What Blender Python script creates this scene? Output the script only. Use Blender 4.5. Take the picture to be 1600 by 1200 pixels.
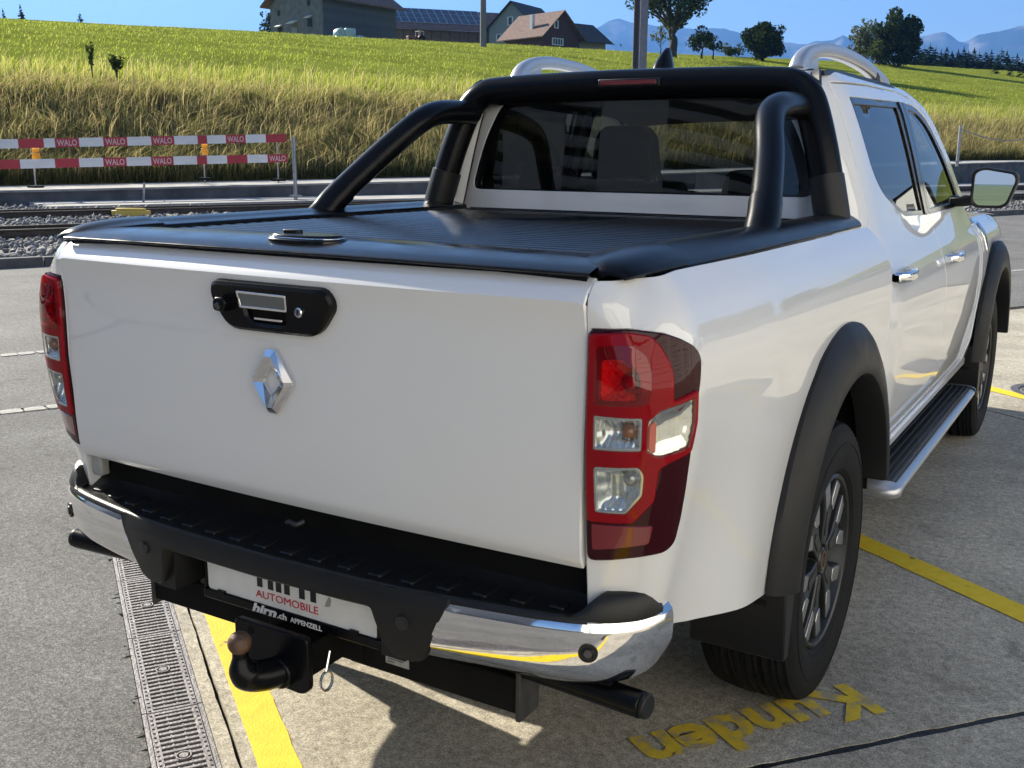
import bpy, bmesh, math, random
import numpy as np
from mathutils import Vector, Matrix, noise as mnoise
from mathutils.geometry import delaunay_2d_cdt

random.seed(7); RNG = np.random.default_rng(7)
for _o in list(bpy.data.objects): bpy.data.objects.remove(_o)
scene = bpy.context.scene
COL = scene.collection
R = math.radians

# ------------------------------------------------------------------ camera
CAM = Vector((1.5096, -1.5909, 1.4469)); YAW, PITCH, ROLL, FPX = -0.5411, -0.2184, 0.0056, 1618.5
def cam_axes():
    f = Vector((math.sin(YAW)*math.cos(PITCH), math.cos(YAW)*math.cos(PITCH), math.sin(PITCH)))
    r = Vector((math.cos(YAW), -math.sin(YAW), 0)); u = r.cross(f)
    c, s = math.cos(ROLL), math.sin(ROLL)
    return c*r+s*u, -s*r+c*u, f
_cr, _cu, _cf = cam_axes()
cam_data = bpy.data.cameras.new('camera'); cam = bpy.data.objects.new('camera', cam_data); COL.objects.link(cam)
m = Matrix.Identity(4)
for i in range(3): m[i][0], m[i][1], m[i][2], m[i][3] = _cr[i], _cu[i], -_cf[i], CAM[i]
cam.matrix_world = m
cam_data.sensor_fit = 'HORIZONTAL'; cam_data.sensor_width = 36.0; cam_data.lens = FPX/1600*36.0
cam_data.clip_start = 0.05; cam_data.clip_end = 60000
scene.camera = cam

# ------------------------------------------------------------------ world, sun, exposure
SUN_TO = Vector((-1.85, 0.42, 1.0)).normalized()
SUN_EL = math.asin(SUN_TO.z); SUN_AZ = math.atan2(SUN_TO.x, SUN_TO.y)      # azimuth from +Y, clockwise
world = bpy.data.worlds.new('World'); scene.world = world; world.use_nodes = True
nt = world.node_tree; nt.nodes.clear()
out = nt.nodes.new('ShaderNodeOutputWorld'); bg = nt.nodes.new('ShaderNodeBackground'); sky = nt.nodes.new('ShaderNodeTexSky')
sky.sky_type = 'NISHITA'; sky.sun_disc = False; sky.sun_elevation = SUN_EL; sky.sun_rotation = SUN_AZ
sky.altitude = 900; sky.air_density = 1.0; sky.dust_density = 0.18; sky.ozone_density = 2.0
bg.inputs['Strength'].default_value = 0.05
# thin fair-weather cloud, the same all round, thickening well above the horizon
ct = nt.nodes.new('ShaderNodeTexCoord'); cs = nt.nodes.new('ShaderNodeSeparateXYZ'); nt.links.new(ct.outputs['Generated'], cs.inputs[0])
cd = nt.nodes.new('ShaderNodeMath'); cd.operation = 'MAXIMUM'; cd.inputs[1].default_value = .06; nt.links.new(cs.outputs['Z'], cd.inputs[0])
cx = nt.nodes.new('ShaderNodeMath'); cx.operation = 'DIVIDE'; nt.links.new(cs.outputs['X'], cx.inputs[0]); nt.links.new(cd.outputs[0], cx.inputs[1])
cy = nt.nodes.new('ShaderNodeMath'); cy.operation = 'DIVIDE'; nt.links.new(cs.outputs['Y'], cy.inputs[0]); nt.links.new(cd.outputs[0], cy.inputs[1])
cc = nt.nodes.new('ShaderNodeCombineXYZ'); nt.links.new(cx.outputs[0], cc.inputs[0]); nt.links.new(cy.outputs[0], cc.inputs[1])
cn = nt.nodes.new('ShaderNodeTexNoise'); cn.inputs['Scale'].default_value = .75; cn.inputs['Detail'].default_value = 9; cn.inputs['Roughness'].default_value = .58; nt.links.new(cc.outputs[0], cn.inputs['Vector'])
cr_ = nt.nodes.new('ShaderNodeMapRange'); cr_.inputs[1].default_value = .54; cr_.inputs[2].default_value = .72; cr_.inputs[4].default_value = .8; nt.links.new(cn.outputs[0], cr_.inputs[0])
ce = nt.nodes.new('ShaderNodeMapRange'); ce.interpolation_type = 'SMOOTHSTEP'; ce.inputs[1].default_value = .10; ce.inputs[2].default_value = .32; nt.links.new(cs.outputs['Z'], ce.inputs[0])
cm_ = nt.nodes.new('ShaderNodeMath'); cm_.operation = 'MULTIPLY'; nt.links.new(cr_.outputs[0], cm_.inputs[0]); nt.links.new(ce.outputs[0], cm_.inputs[1])
cmix = nt.nodes.new('ShaderNodeMix'); cmix.data_type = 'RGBA'; cmix.inputs['B'].default_value = (7.6, 7.7, 8.0, 1)
nt.links.new(cm_.outputs[0], cmix.inputs['Factor']); nt.links.new(sky.outputs[0], cmix.inputs['A']); nt.links.new(cmix.outputs['Result'], bg.inputs['Color']); nt.links.new(bg.outputs[0], out.inputs['Surface'])
sl = bpy.data.lights.new('sun', 'SUN'); sl.energy = 5.0; sl.angle = R(0.53); sl.color = (1.0, 0.92, 0.76)
sun = bpy.data.objects.new('sun', sl); COL.objects.link(sun)
sun.rotation_euler = (-SUN_TO).to_track_quat('-Z', 'Y').to_euler()
scene.view_settings.view_transform = 'Standard'; scene.view_settings.look = 'None'
scene.view_settings.exposure = 1.5; scene.view_settings.gamma = 1; scene.view_settings.use_curve_mapping = False
scene.cycles.volume_bounces = 0; scene.cycles.max_bounces = 8; scene.cycles.transparent_max_bounces = 12
scene.cycles.caustics_reflective = False; scene.cycles.caustics_refractive = False
scene.cycles.sample_clamp_indirect = 6

# ------------------------------------------------------------------ materials
MATS = {}
def mat(name, base, rough=0.5, metal=0.0, coat=0.0, var=0.0, vscale=8.0, bump=0.0, bscale=60.0, spec=0.5, rvar=0.0, coat_rough=0.03, attr=None):
    if name in MATS: return MATS[name]
    mt = bpy.data.materials.new(name); mt.use_nodes = True; n = mt.node_tree; p = n.nodes['Principled BSDF']
    p.inputs['Base Color'].default_value = (*base, 1); p.inputs['Roughness'].default_value = rough
    p.inputs['Metallic'].default_value = metal; p.inputs['Coat Weight'].default_value = coat
    p.inputs['Coat Roughness'].default_value = coat_rough; p.inputs['Specular IOR Level'].default_value = spec
    tc = n.nodes.new('ShaderNodeTexCoord')
    if var or rvar:
        nz = n.nodes.new('ShaderNodeTexNoise'); nz.inputs['Scale'].default_value = vscale; nz.inputs['Detail'].default_value = 8
        n.links.new(tc.outputs['Object'], nz.inputs['Vector'])
        if var:
            mx = n.nodes.new('ShaderNodeMix'); mx.data_type = 'RGBA'
            mx.inputs['A'].default_value = (*[max(0, c*(1-var)) for c in base], 1)
            mx.inputs['B'].default_value = (*[min(1, c*(1+var)) for c in base], 1)
            rp = n.nodes.new('ShaderNodeMapRange'); rp.inputs[1].default_value = 0.3; rp.inputs[2].default_value = 0.7
            n.links.new(nz.outputs[0], rp.inputs[0]); n.links.new(rp.outputs[0], mx.inputs['Factor'])
            n.links.new(mx.outputs['Result'], p.inputs['Base Color'])
        if rvar:
            rr = n.nodes.new('ShaderNodeMapRange'); rr.inputs[1].default_value = 0.3; rr.inputs[2].default_value = 0.7
            rr.inputs[3].default_value = max(0.02, rough-rvar); rr.inputs[4].default_value = rough+rvar
            n.links.new(nz.outputs[0], rr.inputs[0]); n.links.new(rr.outputs[0], p.inputs['Roughness'])
    if bump:
        bz = n.nodes.new('ShaderNodeTexNoise'); bz.inputs['Scale'].default_value = bscale; bz.inputs['Detail'].default_value = 4
        bp = n.nodes.new('ShaderNodeBump'); bp.inputs['Strength'].default_value = bump; bp.inputs['Distance'].default_value = 0.01
        n.links.new(tc.outputs['Object'], bz.inputs['Vector']); n.links.new(bz.outputs[0], bp.inputs['Height'])
        n.links.new(bp.outputs[0], p.inputs['Normal'])
    MATS[name] = mt
    return mt

def glass_mat(name, tint, ior=1.5, rough=0.0):
    mt = bpy.data.materials.new(name); mt.use_nodes = True; n = mt.node_tree; n.nodes.clear()
    o = n.nodes.new('ShaderNodeOutputMaterial'); t = n.nodes.new('ShaderNodeBsdfTransparent'); g = n.nodes.new('ShaderNodeBsdfGlossy')
    lw = n.nodes.new('ShaderNodeLayerWeight'); pw = n.nodes.new('ShaderNodeMath'); fr = n.nodes.new('ShaderNodeMapRange'); mx = n.nodes.new('ShaderNodeMixShader')
    t.inputs[0].default_value = (*tint, 1); g.inputs['Roughness'].default_value = rough; pw.operation = 'POWER'; pw.inputs[1].default_value = 5; lw.inputs[0].default_value = .5
    fr.inputs[3].default_value = ((ior-1)/(ior+1))**2*1.7; fr.inputs[4].default_value = 1.0; n.links.new(lw.outputs['Facing'], pw.inputs[0]); n.links.new(pw.outputs[0], fr.inputs[0])
    n.links.new(fr.outputs[0], mx.inputs[0]); n.links.new(t.outputs[0], mx.inputs[1]); n.links.new(g.outputs[0], mx.inputs[2])
    n.links.new(mx.outputs[0], o.inputs[0]); MATS[name] = mt
    return mt

def leaf_mat(name, trans=0.35, attr='tint'):
    mt = bpy.data.materials.new(name); mt.use_nodes = True; n = mt.node_tree; n.nodes.clear()
    o = n.nodes.new('ShaderNodeOutputMaterial'); d = n.nodes.new('ShaderNodeBsdfDiffuse'); t = n.nodes.new('ShaderNodeBsdfTranslucent')
    a = n.nodes.new('ShaderNodeAttribute'); a.attribute_name = attr; mx = n.nodes.new('ShaderNodeMixShader'); mx.inputs[0].default_value = trans
    n.links.new(a.outputs['Color'], d.inputs[0]); n.links.new(a.outputs['Color'], t.inputs[0])
    n.links.new(d.outputs[0], mx.inputs[1]); n.links.new(t.outputs[0], mx.inputs[2]); n.links.new(mx.outputs[0], o.inputs[0])
    MATS[name] = mt
    return mt

def paint_ground(name, c1, c2, c3, speck=0.5, scale=120.0, rough=0.9, stain=0.4, bump=0.5):
    """aggregate: fine speckle of three stone tones plus broad wear"""
    mt = bpy.data.materials.new(name); mt.use_nodes = True; n = mt.node_tree; p = n.nodes['Principled BSDF']
    p.inputs['Roughness'].default_value = rough; p.inputs['Specular IOR Level'].default_value = 0.3
    tc = n.nodes.new('ShaderNodeTexCoord')
    v = n.nodes.new('ShaderNodeTexVoronoi'); v.inputs['Scale'].default_value = scale
    n.links.new(tc.outputs['Object'], v.inputs['Vector'])
    sp = n.nodes.new('ShaderNodeSeparateColor'); n.links.new(v.outputs['Color'], sp.inputs[0])
    cr = n.nodes.new('ShaderNodeValToRGB'); e = cr.color_ramp
    e.elements[0].position = 0.0; e.elements[0].color = (*c1, 1); e.elements[1].position = 1.0; e.elements[1].color = (*c3, 1)
    k = e.elements.new(0.5); k.color = (*c2, 1)
    n.links.new(sp.outputs[0], cr.inputs[0])
    z = n.nodes.new('ShaderNodeTexNoise'); z.inputs['Scale'].default_value = 1.3; z.inputs['Detail'].default_value = 9; z.inputs['Roughness'].default_value = 0.65
    n.links.new(tc.outputs['Object'], z.inputs['Vector'])
    mr = n.nodes.new('ShaderNodeMapRange'); mr.inputs[1].default_value = 0.35; mr.inputs[2].default_value = 0.65; mr.inputs[3].default_value = 1-stain; mr.inputs[4].default_value = 1+stain*0.4
    n.links.new(z.outputs[0], mr.inputs[0])
    z2 = n.nodes.new('ShaderNodeTexNoise'); z2.inputs['Scale'].default_value = 38; z2.inputs['Detail'].default_value = 6
    n.links.new(tc.outputs['Object'], z2.inputs['Vector'])
    m2 = n.nodes.new('ShaderNodeMapRange'); m2.inputs[1].default_value = 0.3; m2.inputs[2].default_value = 0.7; m2.inputs[3].default_value = 0.75; m2.inputs[4].default_value = 1.2
    n.links.new(z2.outputs[0], m2.inputs[0])
    z3 = n.nodes.new('ShaderNodeTexNoise'); z3.inputs['Scale'].default_value = 4.2; z3.inputs['Detail'].default_value = 5; z3.inputs['Distortion'].default_value = .6
    n.links.new(tc.outputs['Object'], z3.inputs['Vector'])
    m3 = n.nodes.new('ShaderNodeMapRange'); m3.inputs[1].default_value = .60; m3.inputs[2].default_value = .70; m3.inputs[3].default_value = 1.0; m3.inputs[4].default_value = 0.74
    n.links.new(z3.outputs[0], m3.inputs[0])
    m0 = n.nodes.new('ShaderNodeMath'); m0.operation = 'MULTIPLY'; n.links.new(mr.outputs[0], m0.inputs[0]); n.links.new(m3.outputs[0], m0.inputs[1])
    mu = n.nodes.new('ShaderNodeMath'); mu.operation = 'MULTIPLY'; n.links.new(m0.outputs[0], mu.inputs[0]); n.links.new(m2.outputs[0], mu.inputs[1])
    vm = n.nodes.new('ShaderNodeVectorMath'); vm.operation = 'SCALE'
    n.links.new(cr.outputs[0], vm.inputs[0]); n.links.new(mu.outputs[0], vm.inputs['Scale']); n.links.new(vm.outputs[0], p.inputs['Base Color'])
    bp = n.nodes.new('ShaderNodeBump'); bp.inputs['Strength'].default_value = bump; bp.inputs['Distance'].default_value = 0.004
    n.links.new(v.outputs['Distance'], bp.inputs['Height']); n.links.new(bp.outputs[0], p.inputs['Normal'])
    MATS[name] = mt
    return mt

WHITE = mat('white_paint', (0.73, 0.73, 0.73), 0.35, coat=1.0, coat_rough=0.012, spec=0.3)
WHITE.node_tree.nodes['Principled BSDF'].inputs['Coat IOR'].default_value = 1.75
BLACKP = mat('black_plastic', (0.009, 0.0092, 0.010), 0.40, spec=.38, bump=0.12, bscale=400, rvar=0.06, vscale=6)
BLACKS = mat('satin_black_coating', (0.0042, 0.0045, 0.0055), 0.24, spec=.2, bump=0.05, bscale=600, rvar=0.05, vscale=5)
FLARE = mat('flare_plastic', (0.013, 0.013, 0.0135), 0.48, spec=.28, bump=0.05, bscale=500, rvar=0.06, vscale=9)
COVER = mat('cover_aluminium', (0.007, 0.0075, 0.009), 0.20, coat=0.0, spec=.22, rvar=0.06, vscale=14)
RUBBER = mat('tyre_rubber', (0.007, 0.007, 0.0075), 0.7, spec=.22, bump=0.2, bscale=90, var=0.3, vscale=12)
CHROME = mat('chrome', (0.86, 0.86, 0.87), 0.06, metal=1, rvar=0.03, vscale=4)
SILVER = mat('silver_paint', (0.55, 0.56, 0.58), 0.35, metal=0.8)
RIMD = mat('rim_graphite', (0.050, 0.052, 0.055), 0.35, metal=0.6)
RIML = mat('rim_machined', (0.52, 0.52, 0.52), 0.30, metal=0.9)
UNDER = mat('underbody', (0.005, 0.005, 0.005), 0.85, spec=.2, var=0.4, vscale=10)
INTER = mat('interior_trim', (0.009, 0.009, 0.010), 0.8, spec=.25)
GLASSR = glass_mat('tinted_glass', (0.30, 0.325, 0.32))
GLASSS = glass_mat('side_glass', (0.06, 0.07, 0.075), 1.65); GLASSF = glass_mat('front_side_glass', (0.38, 0.42, 0.42), 1.6)
GLASSC = glass_mat('clear_glass', (0.85, 0.88, 0.87))
SEAL = mat('window_trim', (0.004, 0.004, 0.0045), 0.18)
RED = mat('red_lens', (0.25, 0.003, 0.008), 0.13, coat=0.5, spec=0.0)
REDD = mat('smoked_red_lens', (0.030, 0.0015, 0.004), 0.10, coat=0.6, spec=0.0)
REDB = mat('bright_red_reflector', (0.75, 0.010, 0.010), 0.22, coat=0.3)
GLASSRED = glass_mat('red_glass', (0.92, 0.16, 0.15))
YELLOW = mat('road_paint_yellow', (0.70, 0.47, 0.012), 0.75, var=0.16, vscale=25, bump=0.3, bscale=150)

# ------------------------------------------------------------------ mesh helpers
def link(o, parent=None, **props):
    COL.objects.link(o)
    if parent is not None: o.parent = parent
    for k, v in props.items(): o[k] = v
    return o
def tag(o, label=None, cat=None, group=None, kind=None):
    for k, v in (('label', label), ('category', cat), ('group', group), ('kind', kind)):
        if v: o[k] = v
    return o
def empty(name, loc=(0, 0, 0), rz=0.0, parent=None):
    o = bpy.data.objects.new(name, None); o.empty_display_size = 0.2; o.location = loc; o.rotation_euler = (0, 0, rz)
    return link(o, parent)
def mobj(name, verts, faces, material, parent=None, smooth=None, bevel=0.0, loc=None):
    """smooth: None flat, or an angle in degrees above which edges stay sharp"""
    me = bpy.data.meshes.new(name); me.from_pydata([tuple(v) for v in verts], [], [tuple(f) for f in faces])
    me.materials.append(material); me.update()
    if smooth is not None:
        me.polygons.foreach_set('use_smooth', [True]*len(me.polygons)); me.set_sharp_from_angle(angle=R(smooth))
    o = bpy.data.objects.new(name, me); link(o, parent)
    if loc is not None: o.location = loc
    if bevel:
        b = o.modifiers.new('bevel', 'BEVEL'); b.width = bevel; b.segments = 2; b.limit_method = 'ANGLE'; b.angle_limit = R(35)
        if smooth is None:
            me.polygons.foreach_set('use_smooth', [True]*len(me.polygons)); me.set_sharp_from_angle(angle=R(50))
    return o
def fastmesh(name, V, F, material, parent=None, tint=None, smooth=False):
    """V (n,3); F (m,k) ndarray of equal-size faces; tint (n,3) point colours"""
    me = bpy.data.meshes.new(name); V = np.asarray(V, np.float32); F = np.asarray(F, np.int32); k = F.shape[1]
    me.vertices.add(len(V)); me.vertices.foreach_set('co', V.ravel())
    me.loops.add(F.size); me.loops.foreach_set('vertex_index', F.ravel())
    me.polygons.add(len(F)); me.polygons.foreach_set('loop_start', np.arange(0, F.size, k, dtype=np.int32))
    me.polygons.foreach_set('loop_total', np.full(len(F), k, np.int32))
    if smooth: me.polygons.foreach_set('use_smooth', np.ones(len(F), bool))
    me.update(calc_edges=True); me.materials.append(material)
    if tint is not None:
        a = me.color_attributes.new('tint', 'FLOAT_COLOR', 'POINT'); c = np.ones((len(V), 4), np.float32); c[:, :3] = tint
        a.data.foreach_set('color', c.ravel())
    o = bpy.data.objects.new(name, me)
    return link(o, parent)

class MB:
    def __init__(s): s.v = []; s.f = []
    def add(s, v, f):
        n = len(s.v); s.v += [Vector(p) for p in v]; s.f += [tuple(i+n for i in q) for q in f]; return s
    def box(s, x0, x1, y0, y1, z0, z1):
        return s.add([(x0,y0,z0),(x1,y0,z0),(x1,y1,z0),(x0,y1,z0),(x0,y0,z1),(x1,y0,z1),(x1,y1,z1),(x0,y1,z1)],
                     [(0,3,2,1),(4,5,6,7),(0,1,5,4),(1,2,6,5),(2,3,7,6),(3,0,4,7)])
    def obox(s, c, ax, ay, az):
        c, ax, ay, az = map(Vector, (c, ax, ay, az))
        return s.add([c+sx*ax+sy*ay+sz*az for sz in (-1,1) for sx, sy in ((-1,-1),(1,-1),(1,1),(-1,1))],
                     [(0,3,2,1),(4,5,6,7),(0,1,5,4),(1,2,6,5),(2,3,7,6),(3,0,4,7)])
    def prism(s, pts, y0, y1, axis='y'):
        """pts: counter-clockwise polygon; axis y: (x,z) plan seen from -y; axis z: (x,y) seen from above; axis x: (y,z)"""
        n = len(pts)
        P = {'y': lambda a, b, t: (a, t, b), 'z': lambda a, b, t: (a, b, t), 'x': lambda a, b, t: (t, a, b)}[axis]
        v = [P(a, b, y0) for a, b in pts]+[P(a, b, y1) for a, b in pts]
        return s.add(v, [tuple(range(n)), tuple(range(2*n-1, n-1, -1))]+[(i, i+n, (i+1) % n+n, (i+1) % n) for i in range(n)])
    def cyl(s, a, b, r, n=16, r2=None):
        a, b = Vector(a), Vector(b); d = (b-a).normalized(); t = Vector((0,0,1)) if abs(d.z) < .9 else Vector((1,0,0))
        u = d.cross(t).normalized(); w = d.cross(u); r2 = r if r2 is None else r2
        ring = lambda c, q: [c+q*(math.cos(6.2832*i/n)*u+math.sin(6.2832*i/n)*w) for i in range(n)]
        return s.add(ring(a, r)+ring(b, r2), [tuple(range(n))[::-1], tuple(range(n, 2*n))]+[(i, (i+1) % n, (i+1) % n+n, i+n) for i in range(n)])
    def ball(s, c, r, n=14, k=8, sc=(1,1,1)):
        v = []; f = []
        for j in range(k+1):
            for i in range(n):
                a = math.pi*j/k; b = 6.28318*i/n
                v.append((c[0]+sc[0]*r*math.sin(a)*math.cos(b), c[1]+sc[1]*r*math.sin(a)*math.sin(b), c[2]+sc[2]*r*math.cos(a)))
        for j in range(k):
            for i in range(n): f.append((j*n+i, (j+1)*n+i, (j+1)*n+(i+1) % n, j*n+(i+1) % n))
        return s.add(v, f)
    def grid(s, P):
        """P: rows of equal-length point lists"""
        nr, nc = len(P), len(P[0])
        return s.add([p for row in P for p in row], [(i*nc+j, i*nc+j+1, (i+1)*nc+j+1, (i+1)*nc+j) for i in range(nr-1) for j in range(nc-1)])
    def sweep(s, path, sect, up=(0,0,1), cap=True, scale=None):
        """sect: list of (a,b) in the (side, up') frame of each path point"""
        path = [Vector(p) for p in path]; n = len(sect); rings = []; pu = Vector(up)
        for i, p in enumerate(path):
            d = (path[min(i+1, len(path)-1)]-path[max(i-1, 0)]).normalized()
            u = (pu-pu.dot(d)*d)
            if u.length < 1e-4: u = Vector((1,0,0))-d.x*d
            u.normalize(); w = d.cross(u); pu = u
            k = float(scale[i]) if scale else 1.0
            rings += [p+k*(float(a)*w+float(b)*u) for a, b in sect]
        f = [(i*n+j, i*n+(j+1) % n, (i+1)*n+(j+1) % n, (i+1)*n+j) for i in range(len(path)-1) for j in range(n)]
        if cap: f += [tuple(range(n))[::-1], tuple(range((len(path)-1)*n, len(path)*n))]
        return s.add(rings, f)
    def lathe(s, prof, n=48, axis='x', c=(0,0,0)):
        """prof: (radius, axial) list"""
        v = []
        for r, h in prof:
            for i in range(n):
                a = 6.283185*i/n
                q = {'x': (h, r*math.cos(a), r*math.sin(a)), 'z': (r*math.cos(a), r*math.sin(a), h), 'y': (r*math.cos(a), h, r*math.sin(a))}[axis]
                v.append((q[0]+c[0], q[1]+c[1], q[2]+c[2]))
        f = [(j*n+i, j*n+(i+1) % n, (j+1)*n+(i+1) % n, (j+1)*n+i) for j in range(len(prof)-1) for i in range(n)]
        return s.add(v, f)
    def xform(s, M):
        s.v = [M @ p for p in s.v]; return s
    def mirror(s):
        s.v = [Vector((-p.x, p.y, p.z)) for p in s.v]; s.f = [q[::-1] for q in s.f]; return s
    def build(s, name, material, parent=None, smooth=None, bevel=0.0, loc=None, fix=False):
        o = mobj(name, s.v, s.f, material, parent, smooth, bevel, loc)
        if fix:
            bm = bmesh.new(); bm.from_mesh(o.data); bmesh.ops.recalc_face_normals(bm, faces=bm.faces); bm.to_mesh(o.data); bm.free()
            if smooth is not None: o.data.set_sharp_from_angle(angle=R(smooth))
        return o

def circ(r, n=16, rx=1.0, ry=1.0): return [(r*rx*math.cos(6.28318*i/n), r*ry*math.sin(6.28318*i/n)) for i in range(n)]
def curve_pts(pts, n=8, closed=False):
    """Catmull-Rom through pts (tuples of any size)"""
    P = [np.array(p, float) for p in pts]; out = []; N = len(P)
    for i in range(N if closed else N-1):
        if closed: p0, p1, p2, p3 = P[i-1], P[i], P[(i+1) % N], P[(i+2) % N]
        else: p1, p2 = P[i], P[i+1]; p0 = P[i-1] if i else 2*p1-p2; p3 = P[i+2] if i+2 < N else 2*p2-p1
        for k in range(n):
            t = k/n; out.append(tuple(0.5*((2*p1)+(-p0+p2)*t+(2*p0-5*p1+4*p2-p3)*t*t+(-p0+3*p1-3*p2+p3)*t**3)))
    if not closed: out.append(tuple(P[-1]))
    return out
def round_poly(pts, r, n=4):
    """round the corners of a closed 2D polygon; r one radius or a list"""
    out = []; N = len(pts)
    for i in range(N):
        p = np.array(pts[i], float); a = np.array(pts[i-1], float)-p; b = np.array(pts[(i+1) % N], float)-p
        rr = r[i] if isinstance(r, (list, tuple)) else r
        la, lb = np.linalg.norm(a), np.linalg.norm(b)
        if rr <= 0 or la < 1e-9 or lb < 1e-9: out.append(tuple(p)); continue
        k = min(rr, la*.49, lb*.49); A = p+a/la*k; B = p+b/lb*k
        for j in range(n+1):
            t = j/n; out.append(tuple((1-t)**2*A+2*t*(1-t)*p+t*t*B))
    return out
def inside(pt, poly):
    x, y = pt; c = False; n = len(poly); j = n-1
    for i in range(n):
        xi, yi = poly[i]; xj, yj = poly[j]
        if (yi > y) != (yj > y) and x < (xj-xi)*(y-yi)/(yj-yi)+xi: c = not c
        j = i
    return c
def resample(poly, h):
    out = []; n = len(poly)
    for i in range(n):
        a = np.array(poly[i]); b = np.array(poly[(i+1) % n]); L = np.linalg.norm(b-a); k = max(1, int(math.ceil(L/h)))
        out += [tuple(a+(b-a)*j/k) for j in range(k)]
    return out
def dist_poly(pts, poly):
    P = np.asarray(pts); d = np.full(len(P), 1e9)
    for i in range(len(poly)):
        a = np.array(poly[i]); b = np.array(poly[(i+1) % len(poly)]); ab = b-a; L = ab@ab+1e-12
        t = np.clip(((P-a)@ab)/L, 0, 1)[:, None]; d = np.minimum(d, np.linalg.norm(P-(a+t*ab), axis=1))
    return d
def area2(poly): return sum(poly[i-1][0]*poly[i][1]-poly[i][0]*poly[i-1][1] for i in range(len(poly)))/2
def panel(name, outline, surf, material, parent=None, holes=(), h=0.04, off=0.0, depth=0.02, edge=0.002, mirror=False, smooth=35):
    """a sheet cut to outline (and holes) in the (u,v) of surf(u,v)->point, given a rolled edge and a flange going in"""
    def nrm(u, v):
        e = 1e-3; du = surf(u+e, v)-surf(u-e, v); dv = surf(u, v+e)-surf(u, v-e); q = du.cross(dv)
        return q.normalized() if q.length > 1e-12 else Vector((0, -1, 0))
    loops = []
    for k, lp in enumerate([outline]+list(holes)):
        lp = list(lp)
        if (area2(lp) < 0) == (k == 0): lp = lp[::-1]              # outline ccw, holes cw: outward is always on the right
        loops.append(resample(lp, h))
    us = [p[0] for p in loops[0]]; vs = [p[1] for p in loops[0]]
    gp = [(u+(0.5*h if j % 2 else 0), v) for j, v in enumerate(np.arange(min(vs), max(vs), h*.87)) for u in np.arange(min(us), max(us), h)]
    if gp:
        d = np.min([dist_poly(gp, lp) for lp in loops], axis=0)
        gp = [p for p, q in zip(gp, d) if q > .45*h and inside(p, loops[0]) and not any(inside(p, lp) for lp in loops[1:])]
    pts = []; edges = []; owner = []
    for lp in loops:
        s = len(pts); pts += lp; edges += [(s+i, s+(i+1) % len(lp)) for i in range(len(lp))]
    nb = len(pts); pts += gp
    V2, E2, F2, vo, eo, fo = delaunay_2d_cdt([Vector(p) for p in pts], edges, [], 0, 1e-7)
    faces = []
    for f in F2:
        c = sum((V2[i] for i in f), Vector((0, 0)))/len(f)
        if inside(c, loops[0]) and not any(inside(c, lp) for lp in loops[1:]): faces.append(tuple(f))
    idx = {}
    for i, src in enumerate(vo):
        for q in src: idx[q] = i
    N = [nrm(*p) for p in V2]; verts = [surf(*p)+n*off for p, n in zip(V2, N)]
    s = 0
    for lp in loops:
        n = len(lp); ring = [idx[s+i] for i in range(n)]; r1 = []; r2 = []
        for i in range(n):
            a = Vector(lp[i-1]); b = Vector(lp[(i+1) % n]); p = Vector(lp[i]); t = (b-a)
            o2 = Vector((t.y, -t.x)); o2 = o2.normalized() if o2.length > 0 else Vector((1, 0))
            base = verts[ring[i]]; nn = N[ring[i]]
            o3 = surf(*(p+o2*1e-3))-surf(*p); o3 = (o3-o3.dot(nn)*nn); o3 = o3.normalized() if o3.length > 1e-9 else Vector((0, 0, 0))
            r1.append(len(verts)); verts.append(base+o3*edge-nn*edge)
        for i in range(n):
            r2.append(len(verts)); verts.append(verts[r1[i]]-N[ring[i]]*depth)
        for i in range(n):
            j = (i+1) % n
            faces.append((ring[j], ring[i], r1[i], r1[j])); faces.append((r1[j], r1[i], r2[i], r2[j]))
        s += n
    if mirror: verts = [Vector((-v.x, v.y, v.z)) for v in verts]; faces = [f[::-1] for f in faces]
    return mobj(name, verts, faces, material, parent, smooth)

_FONT = None
def text_mesh(name, body, size, material, parent, M, width=None, bold=0.0, shear=0.0, depth=0.0004, xs=1.0):
    """lettering as a thin flat mesh; M maps text (x right, y up, z towards the reader) to the parent's space"""
    cu = bpy.data.curves.new(name, 'FONT'); cu.body = body; cu.size = size; cu.align_x = 'CENTER'; cu.extrude = depth; cu.offset = bold; cu.shear = shear; cu.resolution_u = 3
    to = bpy.data.objects.new(name, cu); COL.objects.link(to); dg = bpy.context.evaluated_depsgraph_get(); dg.update()
    me = bpy.data.meshes.new_from_object(to.evaluated_get(dg)); bpy.data.objects.remove(to)
    me.name = name; k = xs
    if width:
        xsv = [v.co.x for v in me.vertices]; k = width/max(1e-6, max(xsv)-min(xsv))
    for v in me.vertices: v.co = M @ Vector((v.co.x*k, v.co.y, v.co.z))
    me.materials.clear(); me.materials.append(material); o = bpy.data.objects.new(name, me)
    return link(o, parent)
def frame(origin, xa, ya):
    xa, ya = Vector(xa).normalized(), Vector(ya).normalized(); za = xa.cross(ya); M = Matrix.Identity(4)
    for i in range(3): M[i][0], M[i][1], M[i][2], M[i][3] = xa[i], ya[i], za[i], origin[i]
    return M
def interp(x, xs, ys): return float(np.interp(x, xs, ys))
def copy_tree(o, parent=None):
    c = o.copy(); COL.objects.link(c)
    if parent is not None: c.parent = parent
    for ch in list(o.children): copy_tree(ch, c)
    return c

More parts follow.
